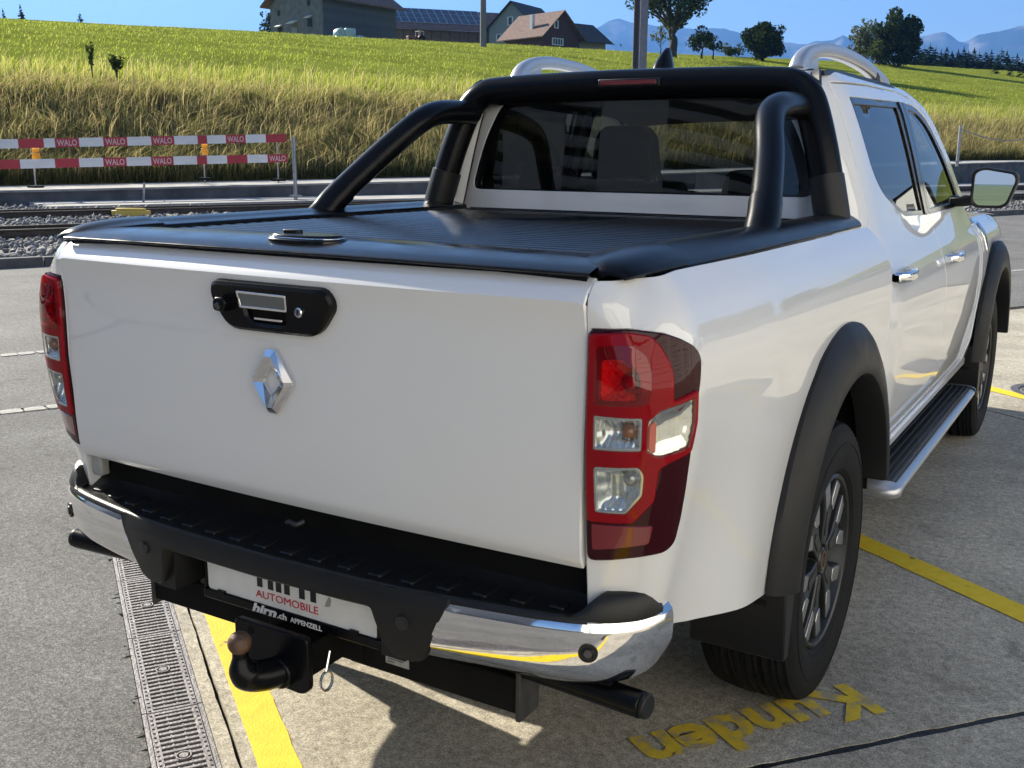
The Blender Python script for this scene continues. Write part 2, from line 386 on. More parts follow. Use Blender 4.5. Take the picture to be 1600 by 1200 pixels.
# ================================================================== THE SETTING
# site axes: s runs from the forecourt across the road to the railway, t runs along road and railway
NS = Vector((-0.917, 0.399, 0)); DT = Vector((0.399, 0.917, 0))
AA = Vector((0.8211, -0.5708, 0)); BB = Vector((0.5708, 0.8211, 0))      # along and across the parking bays
def st(s, t, z=0.0): return NS*s+DT*t+Vector((0, 0, z))
def ab(a, b, z=0.0): return AA*a+BB*b+Vector((0, 0, z))
def at(px, py, rng):
    """the point rng metres away (over the ground) in the direction of photo pixel (px,py)"""
    d = _cf+_cr*((px-800)/FPX)-_cu*((py-600)/FPX); h = math.hypot(d.x, d.y)
    return CAM+d*(rng/h)
def to_st(p): return p.x*NS.x+p.y*NS.y, p.x*DT.x+p.y*DT.y

asph = paint_ground('asphalt', (0.085, 0.084, 0.083), (0.145, 0.143, 0.14), (0.26, 0.255, 0.245), scale=230, stain=0.25, bump=0.45)
asph2 = paint_ground('old_asphalt', (0.11, 0.108, 0.104), (0.17, 0.166, 0.16), (0.25, 0.245, 0.235), scale=120, stain=0.25, bump=0.4)
conc = paint_ground('exposed_concrete', (0.28, 0.255, 0.205), (0.46, 0.42, 0.34), (0.62, 0.57, 0.465), scale=300, stain=0.32, bump=0.3)
dirt = mat('joint_dirt', (0.035, 0.033, 0.030), 0.95, var=0.4, vscale=30)
stonem = mat('kerb_granite', (0.36, 0.35, 0.32), 0.85, var=0.3, vscale=20, bump=0.4, bscale=80)
kerbm = mat('dark_kerb_concrete', (0.10, 0.10, 0.10), 0.9, var=0.3, vscale=4, bump=0.3)
ballm = mat('ballast_stone', (0.20, 0.195, 0.19), 0.9, var=0.45, vscale=9)
railm = mat('rusty_rail', (0.045, 0.033, 0.027), 0.6, var=0.4, vscale=6)
wallc = mat('platform_concrete', (0.13, 0.13, 0.135), 0.9, var=0.35, vscale=2, bump=0.3, bscale=20)
platm = mat('platform_paving', (0.36, 0.345, 0.32), 0.9, var=0.25, vscale=1.5)

def sheet(name, pts, z, m, parent=None):
    o = mobj(name, [(p[0], p[1], z) for p in pts], [tuple(range(len(pts)))], m, parent); return o
def row1(t, off=0.0): return st(4.31-0.108*t+off, t)
def row2(t, off=0.0): return st(6.16-0.081*t+off, t)
def isect(p, d, q, e):
    k = ((q.x-p.x)*e.y-(q.y-p.y)*e.x)/(d.x*e.y-d.y*e.x); return p+d*k
r1d = (row1(10)-row1(0)).normalized()
DL, DR = -0.318, -0.160
I1 = isect(ab(0, DL), AA, row1(0, -.06), r1d); I2 = isect(ab(0, DR), AA, row1(0, -.06), r1d)

# the ground as one sheet out to the horizon, below everything
g = sheet('ground', [(-10400, -10400), (10400, -10400), (10400, 10400), (-10400, 10400)], -0.14, mat('bare_ground', (0.10, 0.13, 0.05), 0.95, var=0.3, vscale=0.05)); tag(g, kind='structure')
def slab_poly(name, pts, top, thick, m, parent=None):
    mb = MB(); mb.prism([(p.x, p.y) for p in pts], top-thick, top, 'z'); mb.f[0] = mb.f[0][::-1]; mb.f[1] = mb.f[1][::-1]
    return mb.build(name, m, parent, fix=True)
rd = slab_poly('road', [row1(-40, .06), row1(150, .06), st(12.42, 150), st(12.42, -40)], 0.0, 0.1, asph2); tag(rd, kind='structure')
fa = slab_poly('asphalt_forecourt', [ab(14, DL), I1, row1(-40, -.06), ab(14, -50)], 0.0, 0.1, asph); tag(fa, kind='structure')
# concrete forecourt: dark bed, slabs with ragged joints
fc = slab_poly('concrete_forecourt', [ab(14, DR), ab(14, 90), row1(150, -.06), I2], -0.026, 0.05, dirt); tag(fc, kind='structure')
def ragged(p, q, amp, side, n=None, seed=0):
    L = (q-p).length; n = n or int(L/0.035); d = (q-p).normalized(); nn = Vector((-d.y, d.x, 0)); o = []
    for i in range(n+1):
        k = p+(q-p)*i/n; w = amp*(mnoise.noise(Vector((k.x*9+seed, k.y*9, seed)))+0.6*mnoise.noise(Vector((k.x*40, k.y*40+seed, seed*2))))
        o.append(k+nn*w)
    return o
CB = -0.118                                                   # lengthwise joint beside the drain
def J(b): return 0.343+0.099*(b-1.03)                          # cross joint
bm_ = 4.5
strip = ragged(ab(-1.4, CB-.005), ab(1.6, CB-.005), .004, 1, seed=1)
slab_poly('concrete_slab', [ab(14, DR), I2, isect(ab(0, CB-.005), AA, row1(0, -.06), r1d)]+strip+[ab(14, CB-.005)], 0.0, 0.024, conc, fc)
e1 = ragged(ab(-1.6, CB+.005), ab(J(CB)-.011, CB+.005), .004, 1, seed=5)
e2 = ragged(ab(J(CB)-.011, CB+.01), ab(J(bm_)-.011, bm_), .007, 1, seed=9)
slab_poly('concrete_slab', [isect(ab(0, CB+.005), AA, row1(0, -.06), r1d)]+e1+e2+[isect(ab(0, bm_), AA, row1(0, -.06), r1d)], 0.0, 0.024, conc, fc)
tl = ragged(ab(J(CB), CB+.012), ab(J(bm_), bm_), .008, 1, seed=30); tv = [k+Vector((0,0,-.0025))-AA*.017 for k in tl]+[k+Vector((0,0,-.0025))+AA*.017 for k in tl]; tn_ = len(tl)
mobj('joint_filler', tv, [(i, i+1, tn_+i+1, tn_+i) for i in range(tn_-1)], mat('bitumen', (.010,.010,.011), .55, bump=.5, bscale=60), fc)
e3 = ragged(ab(J(bm_)+.011, bm_), ab(J(CB)+.011, CB+.01), .007, 1, seed=14)
e4 = ragged(ab(J(CB)+.011, CB+.005), ab(1.9, CB+.005), .004, 1, seed=17)
slab_poly('concrete_slab', e3+e4+[ab(5.2, CB+.005), ab(5.2, bm_)], 0.0, 0.024, conc, fc)
slab_poly('concrete_slab', [isect(ab(0, bm_+.018), AA, row1(0, -.06), r1d), ab(J(bm_)+.1, bm_+.018), ab(5.2, bm_+.018), ab(5.2, 9.5), isect(ab(0, 9.5), AA, row1(0, -.06), r1d)], 0.0, 0.024, conc, fc)
slab_poly('concrete_slab', [isect(ab(0, 9.518), AA, row1(0, -.06), r1d), ab(5.2, 9.518), ab(5.2, 40), row1(60, -.06)], 0.0, 0.024, conc, fc)
slab_poly('concrete_slab', [ab(5.215, CB), ab(14, CB), ab(14, 40), ab(5.215, 40)], 0.0, 0.024, conc, fc)

# cobble rows in the asphalt
def cobble_row(name, fn, t0, t1, label):
    root = empty(name, fn(t0)); tag(root, kind='structure'); variants = []
    for k in range(6):
        mb = MB(); L, W = .055+.012*RNG.random(), .042+.008*RNG.random()
        pts = round_poly([(-L+.012*RNG.random(), -W), (L-.012*RNG.random(), -W+.01*RNG.random()), (L, W-.008*RNG.random()), (-L, W)], .02, 2)
        mb.prism(pts, -.06, .004+.004*RNG.random(), 'z'); o = mb.build('cobble', stonem, None, fix=True); me = o.data; bpy.data.objects.remove(o); variants.append(me)
    t = t0; base = fn(t0)
    while t < t1:
        o = bpy.data.objects.new('cobble', variants[RNG.integers(6)]); link(o, root); p = fn(t)
        o.location = p-base; o.rotation_euler = (0, 0, math.atan2(DT.y, DT.x)+RNG.normal()*.05+(math.pi if RNG.random() < .5 else 0)); t += .122
    return root
cobble_row('cobble_gutter', lambda t: row1(t), -1.2, 2.2, '')
cobble_row('cobble_gutter', lambda t: row2(t), -1.5, 3.0, '')
cobble_row('cobble_gutter', lambda t: row2(t), 10.5, 15.5, '')
sheet('joint_strip', [row1(-40, -.062), row1(150, -.062), row1(150, .062), row1(-40, .062)], -0.03, dirt, rd)

# slotted channel drain with cast grates
drain = empty('channel_drain', (0, 0, 0)); tag(drain, 'slotted galvanised channel drain sunk between asphalt and concrete', 'drain')
galv = mat('cast_grate', (0.20, 0.19, 0.195), 0.6, metal=0.3, var=0.3, vscale=25, bump=0.3, bscale=120)
ch = MB(); L0, L1 = -2.6, 2.6
P = lambda a, b, z: ab(a, b, z)
for b0, b1, z0, z1 in ((DL, DR, -.13, -.115),):
    ch.add([P(L0,b0,z1),P(L1,b0,z1),P(L1,b1,z1),P(L0,b1,z1)], [(0,1,2,3)])
ch.add([P(L0,DL,-.115),P(L1,DL,-.115),P(L1,DL,-.001),P(L0,DL,-.001)], [(0,1,2,3)]); ch.add([P(L0,DR,-.115),P(L1,DR,-.115),P(L1,DR,-.001),P(L0,DR,-.001)], [(3,2,1,0)])
ch.build('channel', mat('channel_grime', (0.02, 0.02, 0.02), 0.9), drain)
def make_grate():
    Lg, W = 0.474, DR-DL-.004; mb = MB(); zt, zb = 0.0, -.02; x0 = .003
    mb.box(x0, Lg-x0, -W/2, -W/2+.011, zb, zt+.001); mb.box(x0, Lg-x0, W/2-.011, W/2, zb, zt+.001)      # outer rails
    mb.box(x0, Lg-x0, -W/2+.0135, -W/2+.030, zb, zt-.001); mb.box(x0, Lg-x0, W/2-.030, W/2-.0135, zb, zt-.001)
    mb.box(x0, Lg-x0, -W/2+.011, -W/2+.0135, zb, zt-.006); mb.box(x0, Lg-x0, W/2-.0135, W/2-.011, zb, zt-.006)
    nb = 21; pit = (Lg-2*x0)/nb
    for i in range(nb+1):
        c = x0+i*pit; w = .0046 if 0 < i < nb else .009
        a0, a1 = max(x0, c-w), min(Lg-x0, c+w); mb.box(a0, a1, -W/2+.030, W/2-.030, zb, zt-.0015)
    for yy in (-.017, .017): mb.box(x0+.01, Lg-x0-.01, yy-.0022, yy+.0022, zb, zt-.004)
    for i in range(nb):                                           # rim studs
        for sy in (-1, 1):
            c = x0+(i+.5)*pit; mb.box(c-.004, c+.004, sy*(W/2-.020)-.003, sy*(W/2-.020)+.003, zt-.001, zt+.0015)
    mb.lathe([(0.0005, zt+.0005), (.011, zt+.0005), (.012, zt-.004), (.012, zb)], 16, 'z', (Lg/2, 0, 0))
    mb.lathe([(.016, zb), (.016, zt+.0008), (.0195, zt+.0008), (.0195, zb)], 18, 'z', (Lg/2, 0, 0))
    return mb.build('drain_grate', galv, drain)
g0 = make_grate(); ga = math.atan2(AA.y, AA.x)
for k in range(10):
    o = g0 if k == 0 else link(g0.copy(), drain)
    o.location = ab(-.978+(k-3)*.474, (DL+DR)/2, .001); o.rotation_euler = (0, 0, ga)
moss = fastmesh('moss', *(lambda n: (np.concatenate([[np.array(ab(a, DL-.004+.012*RNG.normal(), .0))+np.array(q) for q in ((-.0025,0,0),(.0025,.001,0),(0,.002,.002+.003*RNG.random()))] for a in (RNG.choice(RNG.uniform(-2.2, .9, 26), n)+RNG.normal(0, .02, n))]), np.arange(3*n).reshape(-1, 3)))(130), mat('moss_green', (0.06, 0.085, 0.025), 0.95, var=.4)); tag(moss, kind='stuff')

# painted markings
def worn_paint(name, t0=.29, t1=.33, c=(0.72, 0.50, 0.012), c2=(0.80, 0.58, 0.02), base=(0.20, 0.16, 0.08)):
    mt = bpy.data.materials.new(name); mt.use_nodes = True; n = mt.node_tree; p = n.nodes['Principled BSDF']; p.inputs['Roughness'].default_value = .75
    tc = n.nodes.new('ShaderNodeTexCoord'); z = n.nodes.new('ShaderNodeTexNoise'); z.inputs['Scale'].default_value = 22; z.inputs['Detail'].default_value = 8
    n.links.new(tc.outputs['Object'], z.inputs['Vector']); r = n.nodes.new('ShaderNodeValToRGB'); e = r.color_ramp
    e.elements[0].position = t0; e.elements[0].color = (*base, 1); e.elements[1].position = t1; e.elements[1].color = (*c, 1)
    k = e.elements.new(.7); k.color = (*c2, 1)
    n.links.new(z.outputs[0], r.inputs[0]); n.links.new(r.outputs[0], p.inputs['Base Color'])
    b = n.nodes.new('ShaderNodeBump'); b.inputs['Strength'].default_value = .4; b.inputs['Distance'].default_value = .004
    z2 = n.nodes.new('ShaderNodeTexNoise'); z2.inputs['Scale'].default_value = 160; n.links.new(tc.outputs['Object'], z2.inputs['Vector']); n.links.new(z2.outputs[0], b.inputs['Height']); n.links.new(b.outputs[0], p.inputs['Normal'])
    return mt
wy = worn_paint('worn_yellow_paint')
def stripe(name, a0, b0, a1, b1, w):
    p, q = ab(a0, b0), ab(a1, b1); L = ragged(p, q, .003, 1, n=160, seed=3); d = (q-p).normalized(); nn = Vector((-d.y, d.x, 0))
    Rr = [k+nn*w for k in ragged(p, q, .003, 1, n=160, seed=21)]
    v = [k+Vector((0,0,.003)) for k in L]+[k+Vector((0,0,.003)) for k in Rr]; n = len(L)
    return mobj(name, v, [(i, i+1, n+i+1, n+i) for i in range(n-1)], wy, fc)
stripe('bay_line', -1.75, -.078, 3.2, -.086, .096)
stripe('bay_line', -1.6, 2.235, 3.2, 2.405, .112)
stripe('bay_line', -2.6, 4.93, 3.2, 4.99, .11)
text_mesh('bay_lettering', 'Kunden', 0.215, worn_paint('faded_yellow_lettering', .36, .52, (0.66, 0.47, 0.03), (0.74, 0.54, 0.04), (0.36, 0.31, 0.20)), fc, frame(ab(.118, 1.150, .004), -BB, AA), width=.70, bold=.0085, depth=.0)
mh = MB(); mh.lathe([(.001,.004),(.20,.004),(.205,-.03)], 32, 'z', (0,0,0)); mh.lathe([(.215,-.03),(.215,.006),(.26,.006),(.265,-.03)], 32, 'z', (0,0,0))
mo = mh.build('manhole_cover', mat('cast_iron', (0.13, 0.125, 0.13), .6, metal=.4, var=.3, vscale=30), None, loc=(1.17, 5.62, 0)); tag(mo, 'round cast iron manhole cover in the concrete by the front wheel', 'manhole cover')

# kerb, ballast, tracks
kb = empty('kerb', st(12.42, -12)); tag(kb, kind='structure')
km = MB(); km.box(0, .985, 0, .16, -.12, .12); ko = km.build('kerb_stone', kerbm, kb, bevel=.012)
for k in range(90):
    o = ko if k == 0 else link(ko.copy(), kb)
    o.location = DT*k*1.0+Vector((0,0,RNG.normal()*.003)); o.rotation_euler = (0, 0, math.atan2(DT.y, DT.x))
bed = slab_poly('track_bed', [st(12.6, -40), st(12.6, 150), st(29.0, 150), st(29.0, -40)], 0.0, .1, paint_ground('ballast_ground', (0.07,.068,.065), (.16,.155,.15), (.28,.275,.265), scale=14, stain=.3, bump=1.0)); tag(bed, kind='structure')
def stones(name, n, s0, s1, t0, t1, r0, r1, m):
    bm = bmesh.new(); bmesh.ops.create_icosphere(bm, subdivisions=1, radius=1); bv = np.array([v.co[:] for v in bm.verts]); bf = np.array([[v.index for v in f.verts] for f in bm.faces]); bm.free()
    S = RNG.uniform(s0, s1, n); T = RNG.uniform(t0, t1, n); C = np.array(NS)[None]*S[:, None]+np.array(DT)[None]*T[:, None]
    C[:, 2] = RNG.uniform(-.01, .03, n); rad = RNG.uniform(r0, r1, n)
    J_ = 1+.35*RNG.normal(size=(n, len(bv))); V = bv[None]*J_[:, :, None]*rad[:, None, None]*RNG.uniform(.6, 1.2, (n, 1, 3))+C[:, None]
    F = bf[None]+(np.arange(n)*len(bv))[:, None, None]
    return fastmesh(name, V.reshape(-1, 3), F.reshape(-1, 3), m)
bs = stones('ballast', 9000, 12.7, 28.5, -2, 9, .03, .075, ballm); tag(bs, kind='stuff')
bs = stones('ballast', 3000, 12.7, 20, 18, 40, .03, .075, ballm); tag(bs, kind='stuff')
track_root = {}
for k, (s0, lab) in enumerate(((17.0, 'nearer railway track with dark rails beside the road'), (22.6, 'farther railway track with dark rails below the platform'))):
    tr = empty('railway_track', st(s0, 0)); tag(tr, lab, 'railway track')
    for ds in (0, 1.0):
        mb = MB(); pr = [(-.06,0),(.06,0),(.06,.015),(.012,.03),(.012,.105),(.034,.115),(.034,.145),(-.034,.145),(-.034,.115),(-.012,.105),(-.012,.03),(-.06,.015)]
        mb.sweep([NS*ds+DT*-30, NS*ds+DT*150], [(a, b+.03) for a, b in pr]); mb.build('rail', railm, tr)
    sm = MB(); sm.box(-.45, 1.45, -.11, .11, -.05, .03); so = None
    for j in range(46):
        o = sm.build('sleeper', mat('sleeper_timber', (0.05,.042,.036), .9, var=.4, vscale=8), tr) if so is None else link(so.copy(), tr)
        so = so or o; o.location = DT*(-12+j*.7); o.rotation_euler = (0, 0, math.atan2(NS.y, NS.x))
# level-crossing style planking between track and platform
pl = slab_poly('trackside_path', [st(26.2, 5), st(26.2, 150), st(28.9, 150), st(28.9, 5)], .10, .1, platm); tag(pl, kind='structure')
# platform: wall top climbs along t
def ptop(t): return interp(t, [-40, 4, 20, 55, 150], [.36, .40, .56, 1.20, 1.6])
pm = MB(); ts = list(np.arange(-40, 151, 5.0))
pm.grid([[st(29.3, t, -.1) for t in ts], [st(29.3, t, ptop(t)-.06) for t in ts]])
plw = pm.build('platform_wall', wallc); tag(plw, 'dark concrete platform wall along the railway', 'wall')
pm = MB(); pm.grid([[st(29.22, t, ptop(t)-.06) for t in ts], [st(29.22, t, ptop(t)) for t in ts], [st(32.3, t, ptop(t)+.03) for t in ts]])
pcp = pm.build('platform', platm); tag(pcp, kind='structure')

# ------------------------------------------------------------------ bank, meadow and the land beyond as one terrain
SR = 110.0
def hgt(s, t):
    z0 = ptop(t)
    b = interp(s, [32.2, 33.0, 39.5, 43.0, 60, 85, SR, SR+25, 320], [z0, z0+.25, 3.3, 4.15, 6.95, 10.5, 13.7, 14.2, 9.0])
    k = max(0.0, min(1.0, (s-38)/(SR-38)))
    z = b+k*.020*(t-15)
    if s > 34: z += .10*mnoise.noise(Vector((s*.12, t*.12, 3)))+.28*k*mnoise.noise(Vector((s*.03, t*.03, 7)))
    return z
ss = [32.2, 33, 34, 35, 36, 37, 38, 39.5, 41, 44, 48, 52, 56, 60, 66, 72, 78, 85, 92, 98, 104, 108, 110, 113, 118, 126, 135, 160, 200, 260, 320]
tt = list(np.arange(-120, 60, 4.0))+list(np.arange(60, 520, 10.0))
meadm = mat('meadow_turf', (0.185, 0.215, 0.035), 0.95, spec=0.0, var=0.28, vscale=0.22)
bankm = mat('bank_litter', (0.075, 0.065, 0.022), 0.95, spec=0.0, var=0.5, vscale=1.2)
sb_ = [q for q in ss if q <= 41]; sm_ = [q for q in ss if q >= 41]
mb = MB(); mb.grid([[st(q, t, hgt(q, t)) for t in tt] for q in sb_]); bk = mb.build('grass_bank', bankm, smooth=180); tag(bk, kind='structure')
mb = MB(); mb.grid([[st(q, t, hgt(q, t)) for t in tt] for q in sm_]); md = mb.build('meadow', meadm, smooth=180); tag(md, kind='structure')

leafm = leaf_mat('grass_blade', 0.6)
def blades(name, n, fs, ft, length, width, tones, lean, curl=0.5, seg=2, wind=(0.2, .1), clump=0.0):
    S, T = fs(n), ft(n); H = np.array([hgt(a, b) for a, b in zip(S, T)])
    if clump:
        d = np.array([mnoise.noise(Vector((a*.9, b*.55, 2.0)))+.6*mnoise.noise(Vector((a*2.6, b*2.2, 9.0))) for a, b in zip(S, T)])
        keep = RNG.random(n) < np.clip(.62+clump*d, .10, 1.0); S, T, H = S[keep], T[keep], H[keep]; n = len(S)
    C = np.array(NS)[None]*S[:, None]+np.array(DT)[None]*T[:, None]; C[:, 2] = H-.03
    az = RNG.uniform(0, 6.283, n); L = length(n); W = width*RNG.uniform(.6, 1.4, n)
    side = np.stack([np.cos(az), np.sin(az), 0*az], 1); ld = np.stack([-np.sin(az), np.cos(az), 0*az], 1)*np.abs(RNG.normal(0, lean, n))[:, None]+np.array([wind[0], wind[1], 0])[None]*RNG.uniform(0, 1, n)[:, None]
    if clump: ld = ld+np.array([[mnoise.noise(Vector((a*.7, b*.7, 20.0))), mnoise.noise(Vector((a*.7, b*.7, 40.0))), 0] for a, b in zip(S, T)])*.55
    up = np.array([0, 0, 1.0])
    mid = C+(up+ld*.6)*L[:, None]*.55; tip = C+(up*(1-.25*curl)+ld*(1+curl))*L[:, None]
    V = np.stack([C-side*W[:, None]/2, C+side*W[:, None]/2, mid-side*W[:, None]*.4, mid+side*W[:, None]*.4, tip], 1)
    k = np.arange(n)[:, None]*5
    F = np.concatenate([k+np.array([0, 1, 3]), k+np.array([0, 3, 2]), k+np.array([2, 3, 4])])
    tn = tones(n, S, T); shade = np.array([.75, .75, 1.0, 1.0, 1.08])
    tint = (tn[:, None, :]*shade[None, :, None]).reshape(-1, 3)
    o = fastmesh(name, V.reshape(-1, 3), F, leafm, tint=np.clip(tint, 0, 1)); tag(o, kind='stuff'); return o
def mixtones(pal, p):
    pal = np.array(pal)
    def f(n, S, T):
        i = RNG.choice(len(pal), n, p=p); return pal[i]*RNG.uniform(.75, 1.25, (n, 1))
    return f
def tdist(n):                                                   # more blades near the viewer
    u = RNG.random(n); return -6+150*u**1.55
straw = [(0.50, 0.40, 0.18), (0.40, 0.32, 0.14), (0.27, 0.26, 0.09), (0.15, 0.18, 0.05), (0.60, 0.50, 0.28)]
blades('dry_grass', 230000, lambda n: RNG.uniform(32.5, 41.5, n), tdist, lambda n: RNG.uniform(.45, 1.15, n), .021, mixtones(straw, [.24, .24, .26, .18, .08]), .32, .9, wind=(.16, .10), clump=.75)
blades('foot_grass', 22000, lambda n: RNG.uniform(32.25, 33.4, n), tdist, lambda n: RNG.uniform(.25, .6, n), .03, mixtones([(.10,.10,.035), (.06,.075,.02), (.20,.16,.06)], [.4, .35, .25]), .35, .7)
green = [(0.34, 0.39, 0.055), (0.26, 0.33, 0.042), (0.42, 0.44, 0.085), (0.54, 0.50, 0.20)]
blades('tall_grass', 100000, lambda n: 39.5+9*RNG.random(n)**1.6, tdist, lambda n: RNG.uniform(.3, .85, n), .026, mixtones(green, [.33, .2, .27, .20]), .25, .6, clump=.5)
blades('meadow_grass', 140000, lambda n: 43+68*RNG.random(n)**1.3, lambda n: -8+210*RNG.random(n)**1.3, lambda n: RNG.uniform(.12, .24, n), .04, mixtones(green, [.46, .30, .20, .04]), .4, .5, clump=.3)
blades('seed_stalks', 6500, lambda n: RNG.uniform(34, 46, n), tdist, lambda n: RNG.uniform(.9, 1.7, n), .018, mixtones([(0.55, .44, .22), (.46, .42, .18)], [.6, .4]), .14, .5)

# ------------------------------------------------------------------ the garage behind the viewer
gar = empty('garage_building', ab(8.0, -5.5), math.atan2(BB.y, BB.x)); tag(gar, 'long white garage building facing the forecourt behind the viewer', 'building')
gw = mat('garage_white_render', (.80,.79,.76), .8, var=.04, vscale=.5); GL = 52.0
mb = MB()
mb.box(0, GL, -.3, 0, 3.6, 6.4)
for k in range(14): mb.box(k*4.0-.0, k*4.0+.9, -.3, 0, -.1, 3.6)
mb.build('wall', gw, gar)
mb = MB(); mb.box(-.3, GL+.3, -9.3, .5, 6.4, 6.7); mb.build('roof', mat('garage_roof_edge', (.25,.25,.26), .6), gar)
gd = None
for k in range(13):
    mb = MB()
    if gd is None:
        for j in range(9): mb.box(.92, 3.98, -.28, -.20, .02+j*.4, .39+j*.4)
        gd = mb.build('roller_door', mat('door_panel_white', (.70,.70,.68), .6), gar); o = gd
    else: o = link(gd.copy(), gar)
    o.location = (k*4.0, 0, 0)
mb = MB(); mb.box(0, GL, -9, -8.7, -.1, 6.4); mb.build('rear_wall', gw, gar)

# the workshop wing at right angles to it, clad in horizontal boards
wing_ = empty('workshop_building', ab(-9.0, -10.5), math.atan2(AA.y, AA.x)); tag(wing_, 'grey workshop clad in horizontal profiled boards, behind the viewer on the left', 'building')
mb = MB(); mb.box(0, 16, -8, -.05, -.1, 7.0); mb.build('wall', mat('workshop_wall', (.03,.031,.033), .8), wing_)
mb = MB(); mb.box(-.3, 16.3, -8.3, .4, 7.0, 7.25); mb.build('roof', MATS['garage_roof_edge'], wing_)
cb = None
for k in range(23):
    if cb is None: mb = MB(); mb.prism([(-.05, 0), (.02, .01), (.045, .10), (.02, .17), (-.05, .18)], 0, 16, 'x'); cb = mb.build('cladding_board', mat('profiled_board', (.50,.51,.52), .5), wing_, fix=True); o = cb
    else: o = link(cb.copy(), wing_)
    o.location = (0, 0, .1+k*.3)
refl_m = mat('white_reflection_panel', (.72,.72,.70), .5)  # added white panels, put in for pale patches mirrored in tailgate and glass
for x0, x1, z0, z1 in ((.6, 2.0, .1, 2.6), (3.0, 4.4, 1.2, 3.6), (5.4, 8.4, 1.0, 3.4), (9.4, 11.0, 2.4, 5.2), (12.0, 13.4, .1, 3.0), (6.2, 7.4, 4.2, 6.2), (1.6, 2.8, 4.0, 6.0)):
    mb = MB(); mb.box(x0, x1, .02, .07, z0, z1); mb.build('window', refl_m, wing_)

# ------------------------------------------------------------------ mountains and haze
def ridge(name, pts, rng, depth, m, seed, label):
    """pts: photo (px, skyline py); a range of real relief standing rng metres away"""
    px = [p[0] for p in pts]; py = [p[1] for p in pts]; rows = []; N = 260; K = 14
    for j in range(K):
        row = []; q = j/(K-1)
        for i in range(N+1):
            x = px[0]+(px[-1]-px[0])*i/N; r = rng+depth*(q-.5)
            top = at(x, interp(x, px, py), rng); dirv = (Vector((top.x, top.y, 0))-Vector((CAM.x, CAM.y, 0))).normalized()
            b = Vector((CAM.x, CAM.y, 0))+dirv*r; f = max(0, 1-abs(q-.55)/.55)**.85
            n1 = mnoise.noise(Vector((b.x*.0019+seed, b.y*.0019, seed)))+.5*mnoise.noise(Vector((b.x*.0052, b.y*.0052, seed)))+.3*mnoise.noise(Vector((b.x*.0135, b.y*.0135, seed)))
            z = top.z*f+n1*rng*.010*(1 if q < .53 or q > .57 else .34)*(f > 0)
            row.append(Vector((b.x, b.y, max(-1.0, z))))
        rows.append(row)
    mb = MB(); mb.grid(rows); o = mb.build(name, m, smooth=180); tag(o, kind='structure'); return o
mtm = bpy.data.materials.new('mountain_rock_and_forest'); mtm.use_nodes = True
_n = mtm.node_tree; _p = _n.nodes['Principled BSDF']; _p.inputs['Roughness'].default_value = 1; _p.inputs['Specular IOR Level'].default_value = 0
_tc = _n.nodes.new('ShaderNodeTexCoord'); _z = _n.nodes.new('ShaderNodeTexNoise'); _z.inputs['Scale'].default_value = .003; _z.inputs['Detail'].default_value = 10; _n.links.new(_tc.outputs['Object'], _z.inputs['Vector'])
_r = _n.nodes.new('ShaderNodeValToRGB'); _r.color_ramp.elements[0].position = .50; _r.color_ramp.elements[0].color = (.022, .032, .020, 1); _r.color_ramp.elements[1].position = .64; _r.color_ramp.elements[1].color = (.17, .165, .16, 1)
_n.links.new(_z.outputs[0], _r.inputs[0]); _n.links.new(_r.outputs[0], _p.inputs['Base Color'])
ridge('mountain_range', [(560,60),(620,22),(650,12),(680,20),(720,52),(800,78),(900,70),(925,42),(948,28),(968,22),(985,26),(1030,34),(1100,40),(1132,36),(1160,46),(1200,60),(1240,66),(1262,66),(1275,60),(1300,58),(1318,48),(1330,56),(1360,44),(1400,46),(1440,50),(1475,43),(1490,52),(1500,60),(1512,60),(1530,48),(1560,46),(1590,36),(1620,28),(1660,34),(1720,20),(1800,34),(1900,30)], 8000, 3000, mtm, 3, '')
hz = MB(); hz.box(-10600, 10600, -10600, 10600, -1.2, 1500)
hm = bpy.data.materials.new('thin_blue_air'); hm.use_nodes = True; _h = hm.node_tree; _h.nodes.clear(); _ho = _h.nodes.new('ShaderNodeOutputMaterial'); _hv = _h.nodes.new('ShaderNodeVolumePrincipled')
_hv.inputs['Color'].default_value = (.16, .40, 1.0, 1); _hv.inputs['Density'].default_value = 1.15e-4; _hv.inputs['Anisotropy'].default_value = 0.2; _h.links.new(_hv.outputs[0], _ho.inputs['Volume'])
ho = hz.build('haze', hm); tag(ho, kind='stuff')
# the ranges to the sides and behind, seen only in reflections
def side_range(a0, a1, rng, hts, seed):
    rows = []; N = 120
    for q in (0, .5, .62, 1):
        row = []
        for i in range(N+1):
            a = R(a0+(a1-a0)*i/N); h = hts*(0.65+.5*mnoise.noise(Vector((i*.09, seed, 0)))+.2*mnoise.noise(Vector((i*.4, seed, 5))))
            r = rng+2300*(q-.5); row.append(Vector((CAM.x+math.sin(a)*r, CAM.y+math.cos(a)*r, h if q == .5 else h*.9 if q == .62 else -1)))
        rows.append(row)
    mb = MB(); mb.grid(rows); o = mb.build('mountain_range', mtm, smooth=180); tag(o, kind='structure')
side_range(22, 150, 7000, 950, 11)

